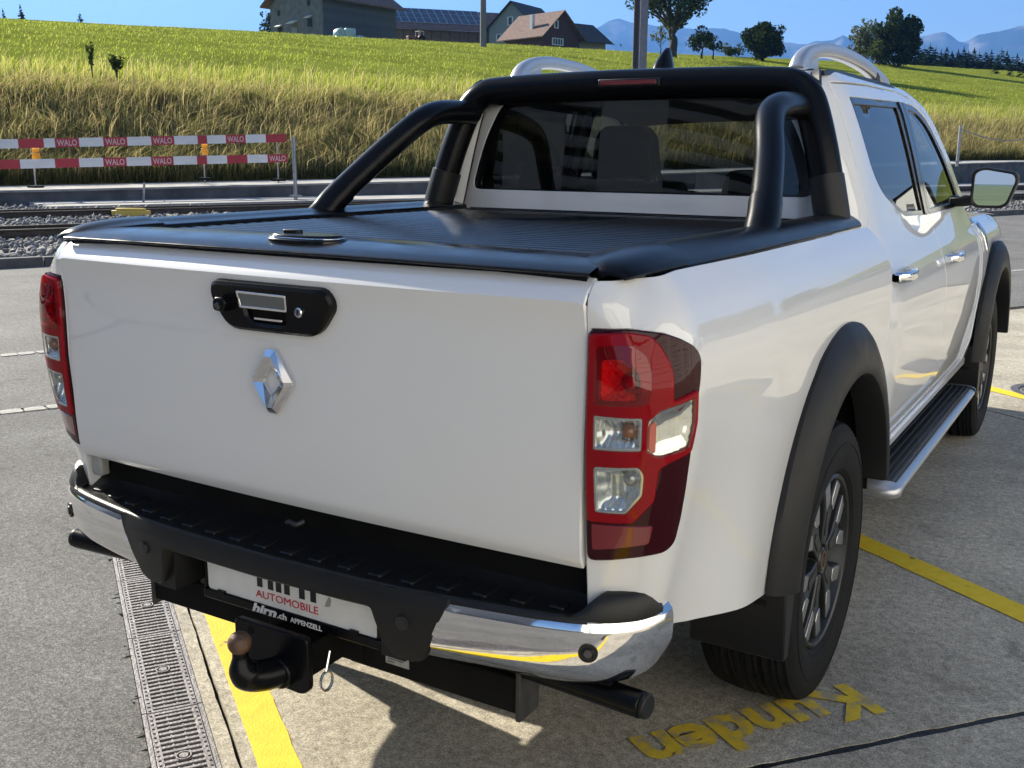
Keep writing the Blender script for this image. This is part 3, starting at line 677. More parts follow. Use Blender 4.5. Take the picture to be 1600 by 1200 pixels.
# ------------------------------------------------------------------ far buildings
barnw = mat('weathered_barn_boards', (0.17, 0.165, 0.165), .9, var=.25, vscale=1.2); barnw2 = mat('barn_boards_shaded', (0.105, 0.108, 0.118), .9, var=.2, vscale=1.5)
tile = mat('roof_tiles', (0.17, 0.105, 0.085), .9, var=.3, vscale=2); tiled = mat('dark_roof_tiles', (0.045, 0.045, 0.05), .85, var=.3, vscale=2)
winm = mat('window_pane', (0.05, 0.06, 0.075), .1); wfr = mat('window_frame_white', (0.72, 0.72, 0.70), .6)
def gable_house(name, label, cat, corner, yaw, w, d, e, r, wall, roof, over=.5, windows=(), gable_wall=None, ridge_along='y', group=None):
    """corner = front-left ground corner; x along the front, y into the depth; front wall faces -y"""
    root = empty(name, corner, yaw); tag(root, label, cat, group)
    mb = MB()
    if ridge_along == 'y': mb.prism([(0,-3),(w,-3),(w,e),(w/2,r),(0,e)], 0, d, 'y')
    else: mb.prism([(0,-3),(0,e),(d/2,r),(d,e),(d,-3)], 0, w, 'x')
    mb.build('wall', wall, root, fix=True)
    rf = MB(); k = .16
    if ridge_along == 'y':
        sl_ = (r-e)/(w/2)
        for sx in (0, 1):
            xa, xb = (-over, w/2) if sx == 0 else (w/2, w+over); za, zb = (e-over*sl_, r) if sx == 0 else (r, e-over*sl_)
            rf.add([(xa,-over,za+.03),(xb,-over,zb+.03),(xb,d+over,zb+.03),(xa,d+over,za+.03),(xa,-over,za+k+.03),(xb,-over,zb+k+.03),(xb,d+over,zb+k+.03),(xa,d+over,za+k+.03)],
                   [(0,3,2,1),(4,5,6,7),(0,1,5,4),(1,2,6,5),(2,3,7,6),(3,0,4,7)])
    else:
        sl_ = (r-e)/(d/2)
        for sx in (0, 1):
            ya, yb = (-over, d/2) if sx == 0 else (d/2, d+over); za, zb = (e-over*sl_, r) if sx == 0 else (r, e-over*sl_)
            rf.add([(-over,ya,za+.03),(w+over,ya,za+.03),(w+over,yb,zb+.03),(-over,yb,zb+.03),(-over,ya,za+k+.03),(w+over,ya,za+k+.03),(w+over,yb,zb+k+.03),(-over,yb,zb+k+.03)],
                   [(0,3,2,1),(4,5,6,7),(0,1,5,4),(1,2,6,5),(2,3,7,6),(3,0,4,7)])
    ro = rf.build('roof', roof, root)
    for (side, a, z, ww, hh, nx) in windows:                        # on the front (f) or the left side (l)
        f = MB(); p = MB()
        def q(m_, a0, a1, z0, z1, o0, o1):
            if side == 'f': m_.box(a0, a1, -o1, -o0, z0, z1)
            else: m_.box(-o1, -o0, a0, a1, z0, z1)
        q(f, a-ww/2-.12, a+ww/2+.12, z-.14, z, .0, .09); q(f, a-ww/2-.12, a+ww/2+.12, z+hh, z+hh+.12, .0, .09)
        for i in range(nx+1):
            c = a-ww/2+ww*i/nx; q(f, c-(.12 if i in (0, nx) else .05), c+(.12 if i in (0, nx) else .05), z, z+hh, .0, .085)
        q(p, a-ww/2, a+ww/2, z, z+hh, .0, .03)
        wo = f.build('window', wfr, root); p.build('pane', winm, wo)
    return root
def ground_at(px, rng):
    p = at(px, 60, rng); s, t = to_st(p); return Vector((p.x, p.y, hgt(s, t)))
def yaw_to(p, q): return math.atan2(q.y-p.y, q.x-p.x)

# barn: long wall's shade put into a darker copy of the boards; hay bales in front
c0 = at(505, 66, 150); cl = at(424, 62, 158); cr = at(622, 70, 160); zb = min(ground_at(505, 150).z, at(505, 68, 150).z)
barn = empty('barn', (cl.x, cl.y, 0), yaw_to(cl, c0)); tag(barn, 'big weathered grey timber barn with shuttered windows on the hill', 'barn')
w = math.hypot(c0.x-cl.x, c0.y-cl.y); d = math.hypot(cr.x-c0.x, cr.y-c0.y); z0 = at(505, 66, 150).z-1.5
e_l = at(424, 10, 158).z; ph = at(465, -45, 154).z
mb = MB(); mb.prism([(0, z0-2), (w, z0-2), (w, e_l+.6), (0, e_l)], 0, .3, 'y'); mb.build('gable_wall', barnw, barn, fix=True)
mb = MB(); mb.box(.0, w-.01, .3, d, z0-2, e_l); mb.build('wall', barnw2, barn)
# each board of the long wall
bo = MB(); bo.box(0, .03, -.19, .19, z0-2, e_l+.5); bd = bo.build('board', barnw2, barn); nbd = int(d/.4)
for k in range(nbd):
    o = bd if k == 0 else link(bd.copy(), barn); o.location = (w+.004*(k % 3), .2+k*.4, 0)
bo = MB(); bo.box(w-.12, w+.06, -.06, .1, z0-2, e_l+.6); bo.build('corner_post', barnw, barn)
mb = MB(); ov = 1.0
mb.add([(-ov,-ov,e_l-.25),(w/2,-ov,ph),(w/2,d+ov,ph),(-ov,d+ov,e_l-.25),(-ov,-ov,e_l-.05),(w/2,-ov,ph+.2),(w/2,d+ov,ph+.2),(-ov,d+ov,e_l-.05)], [(0,3,2,1),(4,5,6,7),(0,1,5,4),(1,2,6,5),(2,3,7,6),(3,0,4,7)])
mb.add([(w/2,-ov,ph),(w+ov,-ov,e_l+.1),(w+ov,d+ov,e_l+.1),(w/2,d+ov,ph),(w/2,-ov,ph+.2),(w+ov,-ov,e_l+.3),(w+ov,d+ov,e_l+.3),(w/2,d+ov,ph+.2)], [(0,3,2,1),(4,5,6,7),(0,1,5,4),(1,2,6,5),(2,3,7,6),(3,0,4,7)])
mb.build('roof', tile, barn)
mb = MB(); mb.prism([(0,e_l),(w,e_l+.6),(w/2,ph)], 0.02, .28, 'y'); mb.build('gable', barnw, barn, fix=True)
def on_barn(px, py):
    return (px-424)/(505-424)*w, at(px, py, 154).z
for px, py in ((439, 46), (486, 38)):
    x, z = on_barn(px, py); f = MB(); f.box(x-.42, x+.42, -.10, -.0, z-.6, z+.5); wo = f.build('window', mat('dark_opening', (.02,.02,.02), .8), barn)
    f = MB(); f.obox((x, -.35, z+.72), (.52, 0, 0), (0, .34, .16), (0, -.02, .03)); f.build('shutter', wfr, wo); f = MB(); f.box(x-.5, x+.5, -.2, 0, z-.72, z-.58); f.build('sill', barnw, wo)
for px, py in ((485, 8), (438, 17)):
    x, z = on_barn(px, py); f = MB(); f.box(x-.25, x+.25, -.08, 0, z-.35, z+.35); f.build('vent', MATS['dark_opening'], barn)
x, z = on_barn(462, 50); f = MB(); f.box(x-.55, x+.55, -.08, 0, z0-1, z+.6); dr = f.build('door', mat('grey_door', (.26,.26,.26), .8, var=.2), barn)
f = MB(); f.obox((x, -.45, z+1.3), (.75, 0, 0), (0, .45, .2), (0, -.02, .04)); f.build('canopy', wfr, dr)

balem = mat('bale_wrap', (0.42, 0.56, 0.54), .35, var=.2, vscale=4)
for k, (px, py, rr, lab) in enumerate(((516, 64, .62, 'leftmost bale of the lower row'), (531, 62, .66, 'second bale from the left in the lower row'), (546, 62, .66, 'bale under the upright top bale'), (561, 64, .66, 'rightmost bale of the lower row'),
                                ((531), 53, .72, 'rounder top bale on the left of the stack'), (547, 52, .74, 'upright drum-like top bale on the right of the stack'))):
    p = at(px, py, 143); mb = MB(); up = k == 5
    pr = [(.02,-.58),(.6*rr/.66,-.58),(rr,-.46),(rr*1.02,0),(rr,.46),(.6*rr/.66,.58),(.02,.58)]
    mb.lathe(pr, 20, 'z' if up else 'y', (0,0,0)); mb.cyl((0,0,-.581) if up else (0,-.581,0), (0,0,.581) if up else (0,.581,0), rr*.62, 16)
    o = mb.build('hay_bale', balem, None, smooth=50, loc=p, fix=True); o.rotation_euler = (0, 0, .5+.2*k)
    tag(o, 'pale teal wrapped '+lab+' by the barn', 'hay bale', 'wrapped hay bales by the barn')

# long building with solar roof
pA = at(612, 68, 205); pB = at(812, 76, 212); yw = yaw_to(pA, pB); W_ = math.hypot(pB.x-pA.x, pB.y-pA.y); zz = pA.z-1
sol = empty('farm_building', (pA.x, pA.y, 0), yw); tag(sol, 'long brown farm building with solar panels across its roof', 'building')
z_e = at(700, 47, 207).z; z_r = at(700, 15, 214).z; brn = mat('brown_boards', (.16,.11,.08), .9, var=.25, vscale=2)
mb = MB(); mb.box(0, W_, 0, 12, zz-3, z_e); mb.build('wall', brn, sol)
mb = MB(); D_ = 6.5; mb.add([(-.6,-1,z_e-.1),(W_+.6,-1,z_e-.1),(W_+.6,D_,z_r-.3),(-.6,D_,z_r-.3),(-.6,-1,z_e+.1),(W_+.6,-1,z_e+.1),(W_+.6,D_,z_r-.1),(-.6,D_,z_r-.1)], [(0,3,2,1),(4,5,6,7),(0,1,5,4),(1,2,6,5),(2,3,7,6),(3,0,4,7)]); mb.build('roof', tile, sol)
ev = Vector((0, D_+1, z_r-z_e-.2)); evn = ev.normalized(); nrm_ = Vector((0,-evn.z, evn.y)); SL = ev.length; pan0 = None
solm = mat('solar_cell', (.012,.018,.045), .12, spec=.5); npx = 12; x0_, x1_ = .8, (758-612)/(812-612)*W_
for j in range(3):
    for i in range(npx):
        pw = (x1_-x0_)/npx; ph_ = SL*.72/3; c = Vector((x0_+pw*(i+.5), -1, z_e+.1))+evn*(SL*.26+ph_*(j+.5))+nrm_*.12
        if pan0 is None:
            mb = MB(); mb.obox((0,0,0), (pw*.46,0,0), evn*ph_*.45, nrm_*.03); pan0 = mb.build('solar_panel', solm, sol); o = pan0
        else: o = link(pan0.copy(), sol)
        o.location = c
mb = MB()
for j in range(4): mb.obox(Vector(((x0_+x1_)/2,-1,z_e+.1))+evn*(SL*.26+SL*.24*j)+nrm_*.10, ((x1_-x0_)/2+.1,0,0), evn*.05, nrm_*.05)
for i in range(npx+1): mb.obox(Vector((x0_+(x1_-x0_)*i/npx,-1,z_e+.1))+evn*(SL*.62)+nrm_*.10, (.06,0,0), evn*SL*.36, nrm_*.05)
mb.build('panel_rail', mat('alu_rail', (.5,.52,.55), .4, metal=.6), sol)
mb = MB()
for k in range(14): mb.box(.4+k*W_/14, .5+k*W_/14, -.06, 0, zz-2, z_e-.05)
mb.build('batten', tiled, sol)

def house_from(pxl, pxr, rng, rngr, base_py, eave_py, ridge_py, depth, **kw):
    a = at(pxl, base_py, rng); b = at(pxr, base_py, rngr); yw = yaw_to(a, b); w = math.hypot(b.x-a.x, b.y-a.y)
    mid = (rng+rngr)/2; zb_ = a.z; return gable_house(corner=(a.x, a.y, zb_), yaw=yw, w=w, d=depth, e=at(pxl, eave_py, mid).z-zb_, r=at((pxl+pxr)/2, ridge_py, mid).z-zb_, **kw)
greyg = mat('grey_green_render', (.24,.28,.27), .9, var=.1)
house_from(764, 836, 208, 203, 74, 42, 3, 11, name='gable_house', label='grey green gabled house with white framed windows', cat='house', wall=greyg, roof=tiled, over=.7,
           windows=(('f', 4.7, 3.9, 1.0, 1.3, 1), ('f', 2.6, 1.0, 1.7, 1.2, 2)))
redb = mat('dark_red_boards', (.075,.038,.036), .9, var=.25, vscale=2)
h2 = house_from(848, 905, 180, 186, 80, 55, 18, 10, name='farmhouse', label='dark red timber house with brown tiled roof and white chimney', cat='house', wall=redb, roof=tile, over=.8,
           windows=(('f', 3.0, 4.0, .8, 1.0, 1), ('f', 3.4, 1.3, 2.4, .9, 4)))
mb = MB(); mb.box(.9, 1.5, 3.6, 4.2, 3.4, 6.2); mb.build('chimney', wfr, h2)
house_from(896, 946, 187, 192, 82, 62, 34, 9, name='annex_house', label='low beige annex with near black roof beside the red house', cat='house', wall=mat('beige_boards', (.30,.27,.20), .9, var=.15), roof=tiled, over=1.0, ridge_along='x')

# tractor at the brown building
tp = at(649, 69, 196); tr_ = empty('tractor', tp, yaw_to(tp, at(700, 69, 200))); tag(tr_, 'old reddish tractor parked in the grass before the brown farm building', 'tractor')
tm = mat('faded_tractor_red', (.22,.07,.05), .6, var=.3)
mb = MB(); mb.box(-1.6, .1, -.35, .35, .7, 1.35); mb.box(-1.7, -1.55, -.4, .4, .6, 1.3); mb.build('bonnet', tm, tr_, bevel=.08)
mb = MB(); mb.box(.1, 1.2, -.55, .55, .6, 1.1); mb.box(.5, 1.0, -.3, .3, 1.1, 1.7); mb.build('seat', MATS['interior_trim'], tr_, bevel=.05)
for x, r_ in ((.9, .75), (-1.2, .45)):
    for sy in (-.7, .7):
        mb = MB(); mb.lathe([(r_*.4,-.14),(r_*.9,-.16),(r_,-.1),(r_,.1),(r_*.9,.16),(r_*.4,.14)], 20, 'y', (x, sy, r_)); mb.cyl((x,sy-.1,r_),(x,sy+.1,r_), r_*.42, 12); mb.build('wheel', RUBBER, tr_)
for sy in (-.7, .7):
    mb = MB(); mb.sweep([(.9+.85*math.cos(a), sy, .75+.85*math.sin(a)) for a in np.linspace(.2, 2.6, 8)], [(-.2,-.02),(.2,-.02),(.2,.02),(-.2,.02)], up=(0,0,1)); mb.build('mudguard', tm, tr_)
mb = MB(); mb.cyl((-1.0,.2,1.3),(-1.0,.2,2.1), .05, 8); mb.build('exhaust_stack', UNDER, tr_)
mb = MB(); mb.box(.4,1.5,-.6,.6,2.2,2.3); [mb.cyl((x,y,1.1),(x,y,2.2),.04,6) for x in (.45,1.45) for y in (-.55,.55)]; mb.build('roof_frame', wfr, tr_)

# ------------------------------------------------------------------ trees
barkm = mat('bark', (.075,.06,.045), .95, var=.4, vscale=3)
treem = leaf_mat('tree_leaf', .25)
def leaf_cloud(clumps, per, size, pal, seed, stretch=1.0):
    r = np.random.default_rng(seed); Cs = []; tn = []
    pal = np.array(pal)
    for (c, rad) in clumps:
        n = max(8, int(per*rad**2)); d = r.normal(size=(n, 3)); d /= np.linalg.norm(d, axis=1)[:, None]; rr = rad*(.45+.6*r.random(n)**.6)
        P_ = np.array(c)+d*rr[:, None]*np.array([1, 1, stretch]); Cs.append(P_); tn.append(pal[r.choice(len(pal), n)]*r.uniform(.7, 1.25, (n, 1)))
    C = np.concatenate(Cs); T = np.concatenate(tn); n = len(C)
    a = r.normal(size=(n, 3)); a /= np.linalg.norm(a, axis=1)[:, None]; b = np.cross(a, r.normal(size=(n, 3))); b /= np.linalg.norm(b, axis=1)[:, None]
    s = size*r.uniform(.6, 1.4, (n, 1)); V = np.stack([C-a*s-b*s*.5, C+a*s*.2-b*s*.7, C+a*s+b*s*.2, C-a*s*.1+b*s*.8], 1)
    return V.reshape(-1, 3), np.arange(4*n).reshape(-1, 4), np.repeat(T, 4, 0)
def tree(name, label, base, height, crown, nclump, trunk_h, trunk_r, pal, seed, per=60, size=.22, limbs=6, group=None, cat='tree', flat=1.0, clump_r=.30, hollow=.0):
    r = np.random.default_rng(seed); root = empty(name, base); tag(root, label, cat, group)
    mb = MB(); top = Vector((r.normal()*.1*crown, r.normal()*.1*crown, height*.8)); ends = []
    path = [(0,0,-1.0), (0,0,0), (.02*crown, .03*crown, trunk_h*.6), (top.x*.4, top.y*.4, trunk_h), (top.x, top.y, height*.85)]
    mb.sweep(curve_pts(path, 4), circ(trunk_r, 8), up=(1,0,0), scale=list(np.linspace(1.35, .15, 17)))
    for k in range(limbs):
        a = 6.283*k/limbs+r.normal()*.3; z = trunk_h*(.75+.6*r.random()); L = crown*(.45+.35*r.random())
        p0 = Vector((0,0,z)); p2 = Vector((math.cos(a)*L, math.sin(a)*L, min(height*.92, z+L*(.5+.7*r.random())))); p1 = (p0+p2)/2+Vector((0,0,.12*L)); ends.append(p2)
        mb.sweep(curve_pts([tuple(p0), tuple(p1), tuple(p2)], 4), circ(trunk_r*.42, 6), up=(0.3,.2,1), scale=list(np.linspace(1, .2, 9)))
    mb.build('trunk', barkm, root, smooth=60)
    cl = []; cz = (trunk_h*.75+height)/2; hz = (height-trunk_h*.75)/2
    for k in range(nclump):
        d = r.normal(size=3); d /= np.linalg.norm(d); q = (hollow+(1-hollow)*r.random())**.5
        cl.append(((d[0]*crown*q*.8, d[1]*crown*q*.8, cz+d[2]*hz*q*.85), crown*clump_r*(.6+.7*r.random())))
    cl += [(tuple(e), crown*clump_r) for e in ends]
    V, F, T = leaf_cloud(cl, per, size, pal, seed, .8*flat); o = fastmesh('crown', V, F, treem, root, tint=T)
    return root
ash = [(.055,.085,.022), (.085,.115,.03), (.035,.06,.016), (.12,.14,.045)]
dk = [(.030,.050,.018), (.045,.068,.022), (.02,.035,.013), (.07,.09,.03)]
pal_ = [(.13,.15,.07), (.09,.11,.05), (.17,.18,.09)]
def gp(px, py, rng): return at(px, py, rng)
def tr_h(py_top, py_base, rng): return (py_base-py_top)/FPX*rng*1.02
tree('ash_tree', 'tall open crowned tree with a thick trunk behind the metal mast', gp(1050, 84, 138), 15.5, 6.4, 74, 3.0, .62, ash, 5, per=62, size=.20, limbs=13, clump_r=.21, hollow=.2)
tree('small_tree', 'small round tree right of the thick trunked tree', gp(1096, 88, 142), 3.6, 2.1, 16, .9, .16, dk, 6, per=150, size=.14)
tree('small_tree', 'smaller dark shrubby tree just right of the small round tree', gp(1114, 89, 146), 2.9, 1.5, 12, .7, .12, dk, 7, per=170, size=.13)
tree('small_tree', 'low pale bush left of the dense dome shaped tree', gp(1142, 92, 165), 2.2, 2.0, 12, .4, .10, ash, 8, per=130, size=.14)
tree('small_tree', 'pale wispy sapling left of the thick trunked tree', gp(1032, 84, 130), 4.8, 1.5, 14, 1.0, .08, pal_, 18, per=55, size=.14)
tree('dome_tree', 'dense dark dome shaped tree in the meadow', gp(1192, 96, 158), 5.6, 3.3, 64, .25, .3, dk, 9, per=120, size=.19, clump_r=.30)
tree('bushy_tree', 'pale loose tree left of the big dark tree', gp(1352, 110, 190), 9.0, 3.3, 44, .9, .25, pal_, 10, per=42, size=.22)
tree('dark_tree', 'big dark leafy tree at the left end of the forest', gp(1401, 112, 185), 10.2, 4.1, 84, .4, .4, dk, 11, per=95, size=.22, clump_r=.30)
tree('small_tree', 'mid green bush between the pale tree and the big dark tree', gp(1372, 109, 183), 5.4, 2.3, 18, .8, .2, ash, 12, per=90, size=.18)
tree('small_tree', 'dark green tree at the left corner of the grey barn', gp(419, 66, 166), 5.2, 1.6, 16, .8, .2, dk, 13, per=100, size=.18)

con = [(.014,.028,.016), (.022,.038,.020), (.010,.020,.012), (.03,.046,.024)]
treec = treem
def conifer_mesh(h, rad, seed):
    r = np.random.default_rng(seed); V = []; T = []; pal = np.array(con); nl = int(h/.55)
    for k in range(nl):
        z = h*(.06+.92*k/nl); rr = rad*(1-k/nl)**.85*(.8+.4*r.random())+.12; nb = int(8+rr*6)
        for j in range(nb):
            a = r.random()*6.283; L = rr*(.65+.5*r.random()); w = .22+.16*L; d = np.array([math.cos(a), math.sin(a), 0]); s = np.array([-d[1], d[0], 0])
            zz = z+r.normal()*.15; dr = -.28*L+r.normal()*.08
            p = [d*.05+[0,0,zz], d*L*.6-s*w+[0,0,zz+dr*.5], d*L+[0,0,zz+dr], d*L*.6+s*w+[0,0,zz+dr*.5-.1]]; V += p; T += [pal[r.integers(4)]*r.uniform(.7,1.3)]*4
    V += [np.array([-.25,0,h*.93]), np.array([.25,0,h*.93]), np.array([.03,0,h*1.03]), np.array([-.03,0,h*1.03])]; T += [pal[0]]*4
    return np.array(V), np.arange(len(V)).reshape(-1, 4), np.array(T)
CON = []
for k in range(5):
    root = empty('conifer', (0, 0, 0)); h = 11; V, F, T = conifer_mesh(h, 3.0+.35*k, 40+k); fastmesh('crown', V, F, treec, root, tint=T)
    mb = MB(); mb.cyl((0,0,-2), (0,0,h*.9), .2, 7, .03); mb.build('trunk', barkm, root); CON.append(root)
cfirst = set()
def put_conifer(px, py_top, rng, label, group, base_drop=3.0, k=None, wide=1.0):
    k = RNG.integers(5) if k is None else k
    if k in cfirst: o = copy_tree(CON[k])
    else: o = CON[k]; cfirst.add(k)
    p = at(px, py_top, rng); s, t = to_st(p); zb = at(px, 122 if px > 1000 else 60, rng).z-base_drop; sc = (p.z-zb)/11.3
    o.location = (p.x, p.y, zb); o.scale = (sc*wide, sc*wide, sc); o.rotation_euler = (0, 0, RNG.random()*6); tag(o, label, 'conifer', group); return o
tops = [(1416,72),(1424,76),(1436,68),(1445,70),(1454,66),(1463,70),(1471,77),(1480,73),(1488,80),(1498,76),(1507,72),(1514,76),(1523,74),(1531,79),(1541,76),(1550,77),(1559,80),(1566,73),(1574,79),(1583,84),(1590,83),(1598,90),(1606,94),(1446,86),(1476,90),(1500,92),(1528,93),(1556,95),(1580,98),(1595,104),(1612,98)]
for i, (x, y) in enumerate(tops):
    put_conifer(x, y, 300+RNG.uniform(-30, 40)-(70 if i > 22 else 0), 'dark spruce in the dense forest row under the mountains', 'spruces in the forest row', 5, wide=1.55)
for i in range(34):
    x = 1408+i*6.3; put_conifer(x, interp(x, [1400, 1440, 1520, 1600, 1630], [84, 82, 90, 100, 104])+RNG.uniform(-4, 5), 250+RNG.uniform(-15, 20), 'lower dark spruce in the front row of the forest edge', 'lower spruces along the forest edge', 5, wide=1.55)
for i, (x, y, lab) in enumerate(((4, 13, 'dark spruce on the skyline at the far left edge'), (31, 6, 'broader spruce on the skyline second from the left edge'), (124, 17, 'lone pointed spruce on the bare hill skyline'))):
    put_conifer(x, y, 260 if i < 2 else 300, lab, 'spruces on the left skyline', 2)
for i, (x, y) in enumerate(((960,72),(970,74),(978,71),(1003,70),(372,52),(404,54))):
    put_conifer(x, y, 380, ['tiny distant spruce farthest left of the mast on the skyline', 'tiny distant spruce, middle one left of the mast', 'tiny distant spruce nearest the mast on its left', 'tiny distant spruce just right of the metal mast', 'tiny distant spruce left of the barn, the farther one', 'tiny distant spruce nearest the barn on its left'][i], ['far spruces by the mast', 'far spruces by the barn'][i > 3], 2)
for k in range(5):
    if k not in cfirst: [bpy.data.objects.remove(c) for c in list(CON[k].children)+[CON[k]]]

# tall weeds at the top of the bank on the left
def weed(px, py_base, rng, h, seed, label, bushy):
    r = np.random.default_rng(seed); root = empty('weed_plant', at(px, py_base, rng)); tag(root, label, 'weed'); mb = MB(); leaves = []
    for k in range(7 if bushy else 3):
        a = r.random()*6.28; L = h*(.6+.4*r.random()); lean = .5 if bushy else .12
        p = curve_pts([(0,0,-.2),(math.cos(a)*lean*L*.4, math.sin(a)*lean*L*.4, L*.5),(math.cos(a)*lean*L, math.sin(a)*lean*L, L)], 5)
        mb.sweep(p, circ(.018, 5), up=(1,0,0), scale=list(np.linspace(1,.4,11)))
        for q in p[4:]: leaves.append((q, (.13 if bushy else .07)))
    mb.build('stem', barkm, root); V, F, T = leaf_cloud(leaves, 260, .045, ash, seed); fastmesh('foliage', V, F, treem, root, tint=T)
weed(182, 112, 40, .55, 3, 'dark bushy weed at the top of the dry grass bank', True)
weed(144, 112, 40, 1.15, 4, 'tall thin weed stalk beside the dark bushy weed', False)

# ------------------------------------------------------------------ posts, mast, pole
steel = mat('galvanised_steel', (.34,.345,.36), .45, metal=.7, var=.2, vscale=6)
b = at(993, 300, 37); ms = empty('catenary_mast', (b.x, b.y, .1), math.atan2(DT.y, DT.x)); tag(ms, 'tall grey steel mast rising out of the picture behind the truck', 'mast')
mb = MB(); mb.box(-.17,.17,-.17,-.15,-.2,9); mb.box(-.17,.17,.15,.17,-.2,9); mb.box(-.012,.012,-.15,.15,-.2,9); mb.build('beam', mat('mast_steel', (.20,.20,.22), .5, metal=.5, var=.15), ms)
mb = MB(); mb.box(-.3,.3,-.3,.3,-.3,.05); mb.build('footing', wallc, ms, bevel=.02)
b = at(755, 69, 120); po = MB(); po.cyl((0,0,-1), (0,0,11), .36, 12, .28); o = po.build('utility_pole', mat('grey_pole', (.20,.19,.19), .9, var=.2), None, smooth=50, loc=(b.x, b.y, b.z)); tag(o, 'thick grey utility pole before the solar roof', 'pole')
def post(px, pt, pb, rng, r_, label):
    a = at(px, pb, rng); c = at(px, pt, rng); root = empty('fence_post', a); tag(root, label, 'post'); mb = MB(); mb.cyl((0,0,-.2), (0,0,c.z-a.z), r_, 12); mb.build('tube', steel, root, smooth=50)
    mb = MB(); mb.cyl((0,0,c.z-a.z), (0,0,c.z-a.z+.03), r_*1.15, 12); mb.build('cap', steel, root); mb = MB(); mb.box(-r_*2.4, r_*2.4, -r_*2.4, r_*2.4, -.02, .02); mb.build('foot_plate', steel, root); return root
post(462, 216, 306, 31.5, .055, 'galvanised steel post at the right end of the striped barrier')
post(1496, 197, 252, 45, .06, 'thin steel post with a sagging chain beyond the door mirror')
pa, pb_ = at(1498, 200, 45), at(1640, 207, 52); mb = MB(); mb.sweep([pa+(pb_-pa)*k/12-Vector((0,0,.42*math.sin(math.pi*k/12))) for k in range(13)], circ(.018, 6)); o = mb.build('barrier_chain', steel); tag(o, 'sagging chain strung from the thin steel post', 'chain')

# ------------------------------------------------------------------ red and white barrier with warning lamps
barr_r = mat('barrier_red', (.38,.018,.035), .45, var=.12, vscale=2); barr_w = mat('barrier_white', (.70,.71,.72), .45, var=.10, vscale=2); letr = mat('barrier_lettering', (.62,.45,.47), .6); amber = mat('amber_lens', (.85,.35,.01), .2, coat=1)
RB = 33.0
def board(y0l, y0r, cells, name, label):
    """cells: (x0, x1, colour, text) in photo px along the board, which hangs between real posts"""
    def pt(px): k = (px-0)/447.0; return at(px, y0l+(y0r-y0l)*k, RB+2.2*k)
    P0, P1 = pt(-60), pt(447); xa = (P1-P0).normalized(); na = Vector((xa.y, -xa.x, 0)).normalized(); na = na if na.dot(CAM-P0) > 0 else -na
    root = empty(name, P0); tag(root, label, 'barrier board', 'striped barrier boards on the platform'); up = na.cross(xa); up = up if up.z > 0 else -up
    L = (P1-P0).length; mb = MB(); mb.obox(xa*L/2, xa*L/2, na*.012, up*.125); mb.build('plank', barr_w, root, bevel=.006)
    for x0, x1, col_, txt in cells:
        a, b = (pt(x0)-P0).dot(xa), (pt(x1)-P0).dot(xa); a = max(a, .0)
        mb = MB(); mb.obox(xa*(a+b)/2+na*.004, xa*(b-a)/2, na*.0125, up*.127); mb.build('stripe', barr_r if col_ == 'r' else barr_w, root)
        if txt: text_mesh('lettering', txt, .24, letr, root, frame(xa*(a+b)/2+na*.019-up*.085, xa, up), width=(b-a)*.82, bold=.004)
        elif col_ == 'w':
            mb = MB(); mb.obox(xa*(a+b)/2+na*.018, xa*(b-a)*.32, na*.001, up*.035); mb.build('reflector', wfr, root)
    return root
cu_ = [(-60,-20,'r',''),(-20,26,'w',''),(26,65,'r',''),(65,82,'w',''),(82,119,'r','WALO'),(119,156,'w',''),(156,193,'r','WALO'),(193,230,'w',''),(230,266,'r','WALO'),(266,303,'w',''),(303,318,'r',''),(318,348,'w',''),(348,380,'r','WALO'),(380,413,'w',''),(413,447,'r','')]
cl_ = [(-60,29,'r',''),(29,82,'w',''),(82,119,'r',''),(119,156,'w',''),(156,192,'r','WALO'),(192,230,'w',''),(230,265,'r','WALO'),(265,302,'w',''),(302,318,'r',''),(318,350,'w',''),(350,383,'r',''),(383,416,'w',''),(416,449,'r','WALO')]
board(225, 215.5, cu_, 'barrier_board', 'upper red and white striped barrier board lettered WALO on the platform')
board(257, 247, cl_, 'barrier_board', 'lower red and white striped barrier board lettered WALO on the platform')
for px, pb, lab in ((56, 292, 'left of the two barrier posts with amber lamps'), (320, 279, 'right of the two barrier posts with amber lamps'), (435, 281, 'plain barrier post at the right end of the boards')):
    k = px/447; a = at(px, pb, RB+.05+2.2*k); c = at(px, 212 if px > 100 else 218, RB+.05+2.2*k); root = empty('barrier_post', a); tag(root, 'thin steel '+lab if 'plain' not in lab else 'thin '+lab, 'post', 'barrier posts')
    mb = MB(); mb.cyl((0,0,-.15), (0,0,c.z-a.z), .022, 8); mb.build('tube', steel, root); mb = MB(); mb.box(-.16,.16,-.16,.16,-.04,.03); mb.build('foot', UNDER, root)
    if px < 400:
        yl = 239 if px < 100 else 232; q = at(px, yl, RB-.12+2.2*k); lr = empty('warning_lamp', q, 0.5); tag(lr, 'amber warning lamp hung between the boards on the '+('left' if px < 100 else 'right')+' barrier post', 'warning lamp', 'amber lamps on the barrier')
        mb = MB(); mb.box(-.11,.11,-.05,.05,-.19,-.0); mb.build('battery_case', amber, lr, bevel=.02); mb = MB(); mb.lathe([(.01,-.055),(.09,-.05),(.10,0),(.09,.05),(.01,.055)], 20, 'y', (0,0,.09)); mb.build('lens', amber, lr, smooth=40, fix=True)
mb = MB(); mb.box(-.42,.42,-.12,.12,0,.13); mb.box(-.33,.33,-.09,.09,.13,.18); q = at(205, 333, 25.2); o = mb.build('yellow_box', mat('yellow_plastic', (.75,.52,.10), .5), None, bevel=.02, loc=(q.x, q.y, .03)); o.rotation_euler = (0,0,.4); tag(o, 'small pale yellow cable box lying beside the far track', 'cable box')
